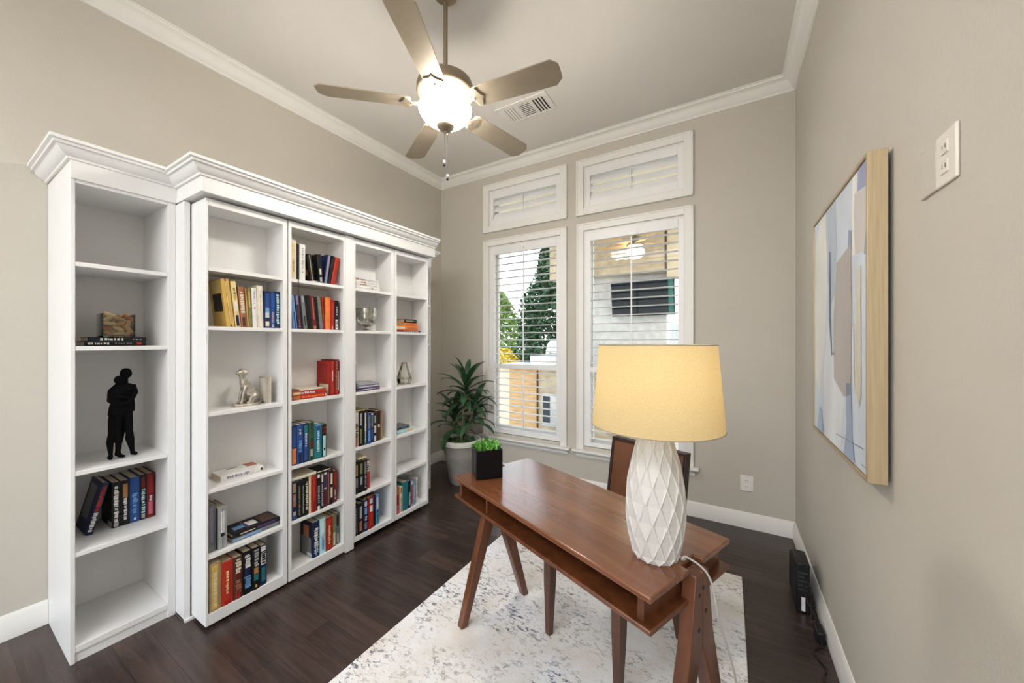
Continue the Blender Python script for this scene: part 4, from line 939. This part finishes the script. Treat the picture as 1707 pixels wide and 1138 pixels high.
APOL = [(10, [(2.33, 1.9), (2.20, 2.02), (2.09, 2.02), (2.07, 1.717), (2.12, 1.45), (2.22, 1.2), (2.33, 1.3)]), (9, [(2.10, 2.02), (1.92, 2.02), (1.90, 1.82), (1.945, 1.634), (1.998, 1.60), (2.06, 1.72)]), (13, [(2.0, 1.62), (1.94, 1.29), (1.80, 1.24), (1.84, 1.03), (2.1, 1.03), (2.14, 1.3)]),
 (4, [(1.69, 2.02), (1.64, 2.02), (1.66, 1.75), (1.70, 1.75)]), (2, [(1.666, 1.955), (1.530, 1.935), (1.530, 1.728), (1.692, 1.758)]), (1, [(1.625, 2.02), (1.530, 2.02), (1.530, 1.938), (1.634, 1.952)]), (3, [(1.539, 1.834), (1.530, 1.834), (1.530, 1.721), (1.567, 1.728)]),
 (4, [(1.690, 1.877), (1.671, 1.872), (1.660, 1.745), (1.685, 1.750)]), (3, [(1.74, 1.85), (1.70, 1.84), (1.70, 1.77), (1.745, 1.785)]),
 (5, [(1.905, 1.762), (1.707, 1.795), (1.696, 1.531), (1.707, 1.304), (1.789, 1.242), (1.943, 1.300), (1.951, 1.546), (1.930, 1.633)]),
 (6, [(2.030, 1.835), (2.006, 1.830), (1.998, 1.548), (1.974, 1.389), (1.988, 1.395), (2.030, 1.537)]), (7, [(1.634, 1.690), (1.596, 1.700), (1.591, 1.279), (1.612, 1.233), (1.655, 1.290)]), (4, [(1.690, 1.50), (1.676, 1.50), (1.668, 1.29), (1.680, 1.29)]),
 (8, [(1.768, 1.298), (1.707, 1.304), (1.688, 1.112), (1.660, 1.032), (1.800, 1.032), (1.760, 1.131)]), (12, [(1.765, 1.298), (1.712, 1.302), (1.715, 1.26), (1.76, 1.25)]), (11, [(2.214, 1.141), (2.175, 1.142), (2.130, 1.032), (2.265, 1.032)]),
 (12, [(1.905, 1.0835), (1.567, 1.1085), (1.567, 1.105), (1.905, 1.080)]), (12, [(1.590, 1.052), (1.530, 1.056), (1.530, 1.053), (1.590, 1.049)]), (12, [(1.98, 1.402), (1.93, 1.405), (1.93, 1.398), (1.98, 1.395)])]
m = MB(); m.box(AXF+.006, AXF+.0105, AY0+.014, AY1-.014, AZ0+.014, AZ1-.014)
for i, (k, poly) in enumerate(APOL):
    m.k = k; m.add([(AXF+.0058-.00012*i, min(max(y, AY0+.0145), AY1-.0145), min(max(z, AZ0+.0145), AZ1-.0145)) for y, z in poly], [tuple(range(len(poly)))])
m.build('canvas', [pm('canvas paint %d' % i, c, .6, var=.10, vscale=5, stretch=(1, 1, .25), bump=.1, bscale=70) for i, c in enumerate(APAL)], ar)

# ------------------------------------------------------------------ wall plates and outlets
op = thing('outlet_plate', 'almond outlet plate high on the right wall near the painting', 'outlet', (XR, 1.196, 1.80))
sbox('face_plate', PLATE, XR-.007, XR-.0003, 1.152, 1.239, 1.804, 1.923, parent=op, bevel=.003)
for zc_ in (1.842, 1.886):
    r_ = sbox('receptacle', PLATE, XR-.0095, XR-.0065, 1.180, 1.212, zc_-.014, zc_+.014, parent=op, bevel=.002)
    m = MB()
    for a in (-.008, .005): m.box(XR-.0099, XR-.0094, 1.196+a, 1.196+a+.0025, zc_-.003, zc_+.007)
    m.build('slots', cmat((.10, .095, .08)), r_)
bp_ = sbox('blank_plate', WALL, XR-.006, XR-.0003, 1.244, 1.322, 1.806, 1.922, bevel=.002)
tag(bp_, 'taupe painted blank cover plate next to the almond outlet on right wall', 'wall plate')
ot = thing('outlet_plate', 'white outlet plate low on the back wall right of the chair', 'outlet', (.124, YB, .285))
sbox('face_plate', PLATEW, .081, .167, YB-.007, YB-.0003, .285, .405, parent=ot, bevel=.003)
for zc_ in (.323, .367):
    r_ = sbox('receptacle', PLATEW, .108, .140, YB-.0095, YB-.0065, zc_-.014, zc_+.014, parent=ot, bevel=.002)
    m = MB()
    for a in (-.008, .005): m.box(.124+a, .124+a+.0025, YB-.0099, YB-.0094, zc_-.003, zc_+.007)
    m.build('slots', cmat((.10, .095, .08)), r_)

# ------------------------------------------------------------------ black box and cord by the right baseboard
rb = thing('modem_box', 'upright black plastic modem box with white label by right baseboard', 'modem', (.35, 2.58, 0))
m = MB(); m.prism([(2.455, .0005), (2.72, .0005), (2.72, .205), (2.60, .265), (2.455, .262)], .313, .372, 'x'); m.build('housing', BLACKP, rb, bevel=.006)
sbox('label', cmat((.75, .75, .75)), .336, .352, 2.4535, 2.455, .012, .085, parent=rb)
m = MB()
for i in range(5): m.box(.322, .362, 2.4538, 2.455, .12+.022*i, .13+.022*i)
m.build('port_panel', cmat((.05, .05, .055)), rb)
m = MB(); m.tube(smoothpath([(.352, 2.455, .20), (.366, 2.41, .17), (.383, 2.40, .08), (.372, 2.40, .012)]), .004, 8); m.tube(smoothpath([(.345, 2.455, .15), (.352, 2.40, .10), (.38, 2.375, .05), (.385, 2.36, .008)]), .003, 8)
m.build('plug_lead', BLACKP, rb, smooth=60)
pa = thing('power_adapter', 'small black power adapter with a thin cord winding along the right baseboard', 'adapter', (.383, 2.25, 0))
sbox('adapter_body', BLACKP, .366, .400, 2.25, 2.33, .0005, .05, parent=pa, bevel=.006)
m = MB(); m.tube(smoothpath([(.383, 2.25, .020), (.380, 2.22, .006), (.345, 2.18, .005), (.352, 2.13, .005), (.372, 2.08, .005), (.352, 2.02, .005), (.366, 1.93, .005), (.345, 1.86, .005), (.350, 1.80, .005), (.372, 1.70, .005), (.385, 1.5, .005)]), .0035, 8)
m.build('power_cord', BLACKP, pa, smooth=60)

# ------------------------------------------------------------------ outside: patio, kitchen island, trees
PATIO = pm('pale patio concrete', (.62, .60, .56), .8, var=.08)
sbox('patio_ground', PATIO, -9, 6, YB+.15, 10.5, -.12, -.02, kind='structure')
LAWN = pm('lawn', (.18, .34, .08), .9, var=.4, vscale=30)
sbox('lawn_ground', LAWN, -20, 14, 10.5, 30, -.12, -.03, kind='structure')
STONE = pm('cream limestone', (.50, .405, .28), .8, var=.22, vscale=7, bump=.5, bscale=14)
PALEST = pm('pale grey stone', (.60, .59, .57), .8, var=.15, vscale=9, bump=.4, bscale=18)
TANW = pm('tan wood siding', (.58, .36, .17), .7, var=.25, vscale=3, stretch=(2, 20, 20))
SOFF = pm('beige soffit paint', (.72, .62, .46), .8, var=.05)
sbox('patio_wall', PALEST, -2.30, -.90, 6.62, 6.90, -.02, 2.62, kind='structure')
sbox('patio_beam', STONE, -2.95, -.90, 6.35, 6.92, 2.62, 3.36, kind='structure')
sbox('patio_roof', SOFF, -3.0, 6, YB+.16, 7.4, 3.36, 3.52, kind='structure')
sbox('patio_post', SOFF, -.86, -.55, 6.4, 6.7, 2.5, 3.36, kind='structure')
# television under the patio roof
tv = thing('television', 'dark flat television hanging on the patio wall outside right window', 'television', (-1.27, 6.5, 1.87))
T = Matrix.Translation((-1.262, 6.42, 2.195)) @ Matrix.Rotation(R(10), 4, 'X')
m = MB(); m.T = T; m.box(-.515, .515, -.02, .03, -.305, .305); m.build('housing', BLACKP, tv, bevel=.006)
m = MB(); m.T = T; m.box(-.495, .495, -.0215, -.0195, -.275, .288); m.build('screen', pm('television screen', (.001, .004, .008), .3, var=.1, spec=.03), tv)
m = MB(); m.T = T; m.box(.42, .495, -.0222, -.0217, -.275, .288); m.build('painted_screen_reflection', cmat((.03, .20, .17), .2), tv)  # teal strip painted on the screen as a reflection of greenery
sbox('wall_mount', STEEL, -1.36, -1.16, 6.46, 6.62, 2.10, 2.30, parent=tv)
# patio ceiling fan
pf = thing('patio_fan', 'patio ceiling fan with lit light kit seen through right window', 'ceiling fan', (-1.155, 5.4, 3.36))
m = MB(); m.lathe([(.02, 2.98), (.02, 3.36)], 12, (-1.155, 5.4)); m.build('downrod', BRONZE, pf)
m = MB(); m.lathe([(.05, 2.80), (.12, 2.83), (.12, 2.92), (.03, 2.98)], 24, (-1.155, 5.4)); m.build('motor_housing', BRONZE, pf, smooth=40)
for k in range(5):
    m = MB(); m.T = Matrix.Translation((-1.155, 5.4, 2.86)) @ Matrix.Rotation(R(20+72*k), 4, 'Z') @ Matrix.Rotation(R(12), 4, 'X'); m.box(.11, .62, -.06, .06, -.004, .004); m.build('blade', TANW, pf)
m = MB(); m.lathe([(.001, 2.645), (.07, 2.655), (.12, 2.70), (.13, 2.76), (.08, 2.80)], 24, (-1.155, 5.4)); m.build('light_bowl', PATIOBULB, pf, smooth=40)
# outdoor kitchen island
ki = thing('kitchen_island', 'outdoor stone kitchen island with pale countertop outside left window', 'kitchen island', (-2.3, 5.5, -.02))
sbox('side_panel', SOFF, -3.40, -3.18, 5.26, 5.95, -.02, 1.0, parent=ki)
sbox('island_base', STONE, -2.62, -1.05, 5.24, 5.95, -.02, 1.0, parent=ki)
sbox('wood_panel', TANW, -3.18, -2.62, 5.235, 5.95, -.02, 1.0, parent=ki)
sbox('countertop', pm('white stone counter', (.75, .74, .71), .35, var=.06), -3.42, -1.0, 5.17, 6.0, 1.0, 1.06, parent=ki, bevel=.01)
m = MB(); m.box(-2.66, -2.635, 5.222, 5.24, .06, .98); m.build('corner_trim', cmat((.10, .06, .03)), ki)
sbox('access_door', STEEL, -2.56, -2.30, 5.222, 5.24, .10, .62, parent=ki, bevel=.004)
m = MB(); m.box(-2.545, -2.425, 5.214, 5.222, .16, .58); m.build('door_vent', cmat((.06, .07, .09)), ki)
gr = thing('gas_grill', 'stainless built-in grill on the outdoor island, left window', 'grill', (-2.40, 5.56, 1.06))
m = MB(); m.box(-2.78, -2.02, 5.22, 5.85, 1.0605, 1.22); m.build('grill_body', STEEL, gr, bevel=.01)
m = MB(); m.prism([(5.24, 1.221), (5.84, 1.221), (5.84, 1.38), (5.70, 1.50), (5.48, 1.50), (5.30, 1.40)], -2.52, -2.04, 'x'); m.build('hood', STEEL, gr, bevel=.02)
m = MB(); m.tube([(-2.48, 5.20, 1.30), (-2.08, 5.20, 1.30)], .014, 10); m.tube([(-2.46, 5.20, 1.30), (-2.46, 5.27, 1.30)], .01, 8); m.tube([(-2.10, 5.20, 1.30), (-2.10, 5.27, 1.30)], .01, 8); m.build('handle', STEEL, gr, smooth=60)
# trees
def crown_tree(name, label, c, rx, ry, z0, z1, n, leaf, mat, grp, top_taper, seed):
    t = thing(name, label, 'tree', (c[0], c[1], -.03)); rr = random.Random(seed)
    if grp: t['group'] = grp
    m = MB(); m.tube([(c[0], c[1], -.03), (c[0]+.03, c[1], z0+.3), (c[0], c[1], z1*.8)], [.10, .08, .03], 8); m.build('trunk', STEM, t, smooth=60)
    vs = []; fs = []
    for k in range(n):
        zt = rr.random(); a = rr.random()*6.283; r_ = (.55+.45*math.sqrt(rr.random()))*(1-zt*top_taper)*(math.sin(PI*min(1, .18+zt*.82))**.35)
        r_ *= 1+.16*math.sin(a*5+zt*17)
        p = Vector((c[0]+rx*r_*math.cos(a), c[1]+ry*r_*math.sin(a), z0+(z1-z0)*zt))
        d = Vector((rr.gauss(0, 1), rr.gauss(0, 1), rr.gauss(0, .7))).normalized(); u = d.orthogonal().normalized(); q_ = d.cross(u)
        s1, s2 = leaf*rr.uniform(.6, 1.3), leaf*rr.uniform(.3, .6); b = len(vs)
        vs += [p-d*s1, p+u*s2+q_*s2*.3, p+d*s1, p-u*s2+q_*s2*.3]; fs.append((b, b+1, b+2, b+3))
    m = MB(); m.add(vs, fs); m.build('foliage', mat, t)
LF1 = pm('dark conifer leaf', (.035, .085, .030), .6, var=.7, vscale=9)
LF2 = pm('pale green shrub leaf', (.17, .25, .055), .6, var=.5, vscale=6)  # paler green leaf colour of the shrub
LF3 = pm('yellow flower', (.75, .55, .05), .6, var=.3)
crown_tree('evergreen_tree', 'tall dark evergreen tree outside the left window', (-3.30, 8.0), 1.45, 1.1, .2, 4.3, 14000, .075, LF1, None, .58, 1)
crown_tree('shrub', 'light green shrub left of the evergreen tree outside left window', (-6.6, 10.0), 1.3, .9, .0, 3.1, 4500, .09, LF2, None, .5, 2)
crown_tree('flowering_bush', 'yellow flowering bush behind the outdoor counter, left window', (-4.05, 6.4), .42, .35, .7, 1.29, 900, .05, LF3, None, .3, 3)
# far fence
fe = thing('garden_fence', 'pale weathered board fence beyond the patio', 'fence', (0, 10.0, -.03))
FEN = pm('pale weathered boards', (.66, .645, .62), .8, var=.2, vscale=3, stretch=(9, 9, .5))
m = MB(); x = -2.9
while x < 4.0: m.box(x, x+.14, 9.98, 10.0, -.03, 1.9); x += .146
m.build('board_panel', FEN, fe)
for z in (.3, 1.6): sbox('rail', FEN, -2.9, 4.0, 10.0, 10.04, z, z+.09, parent=fe)
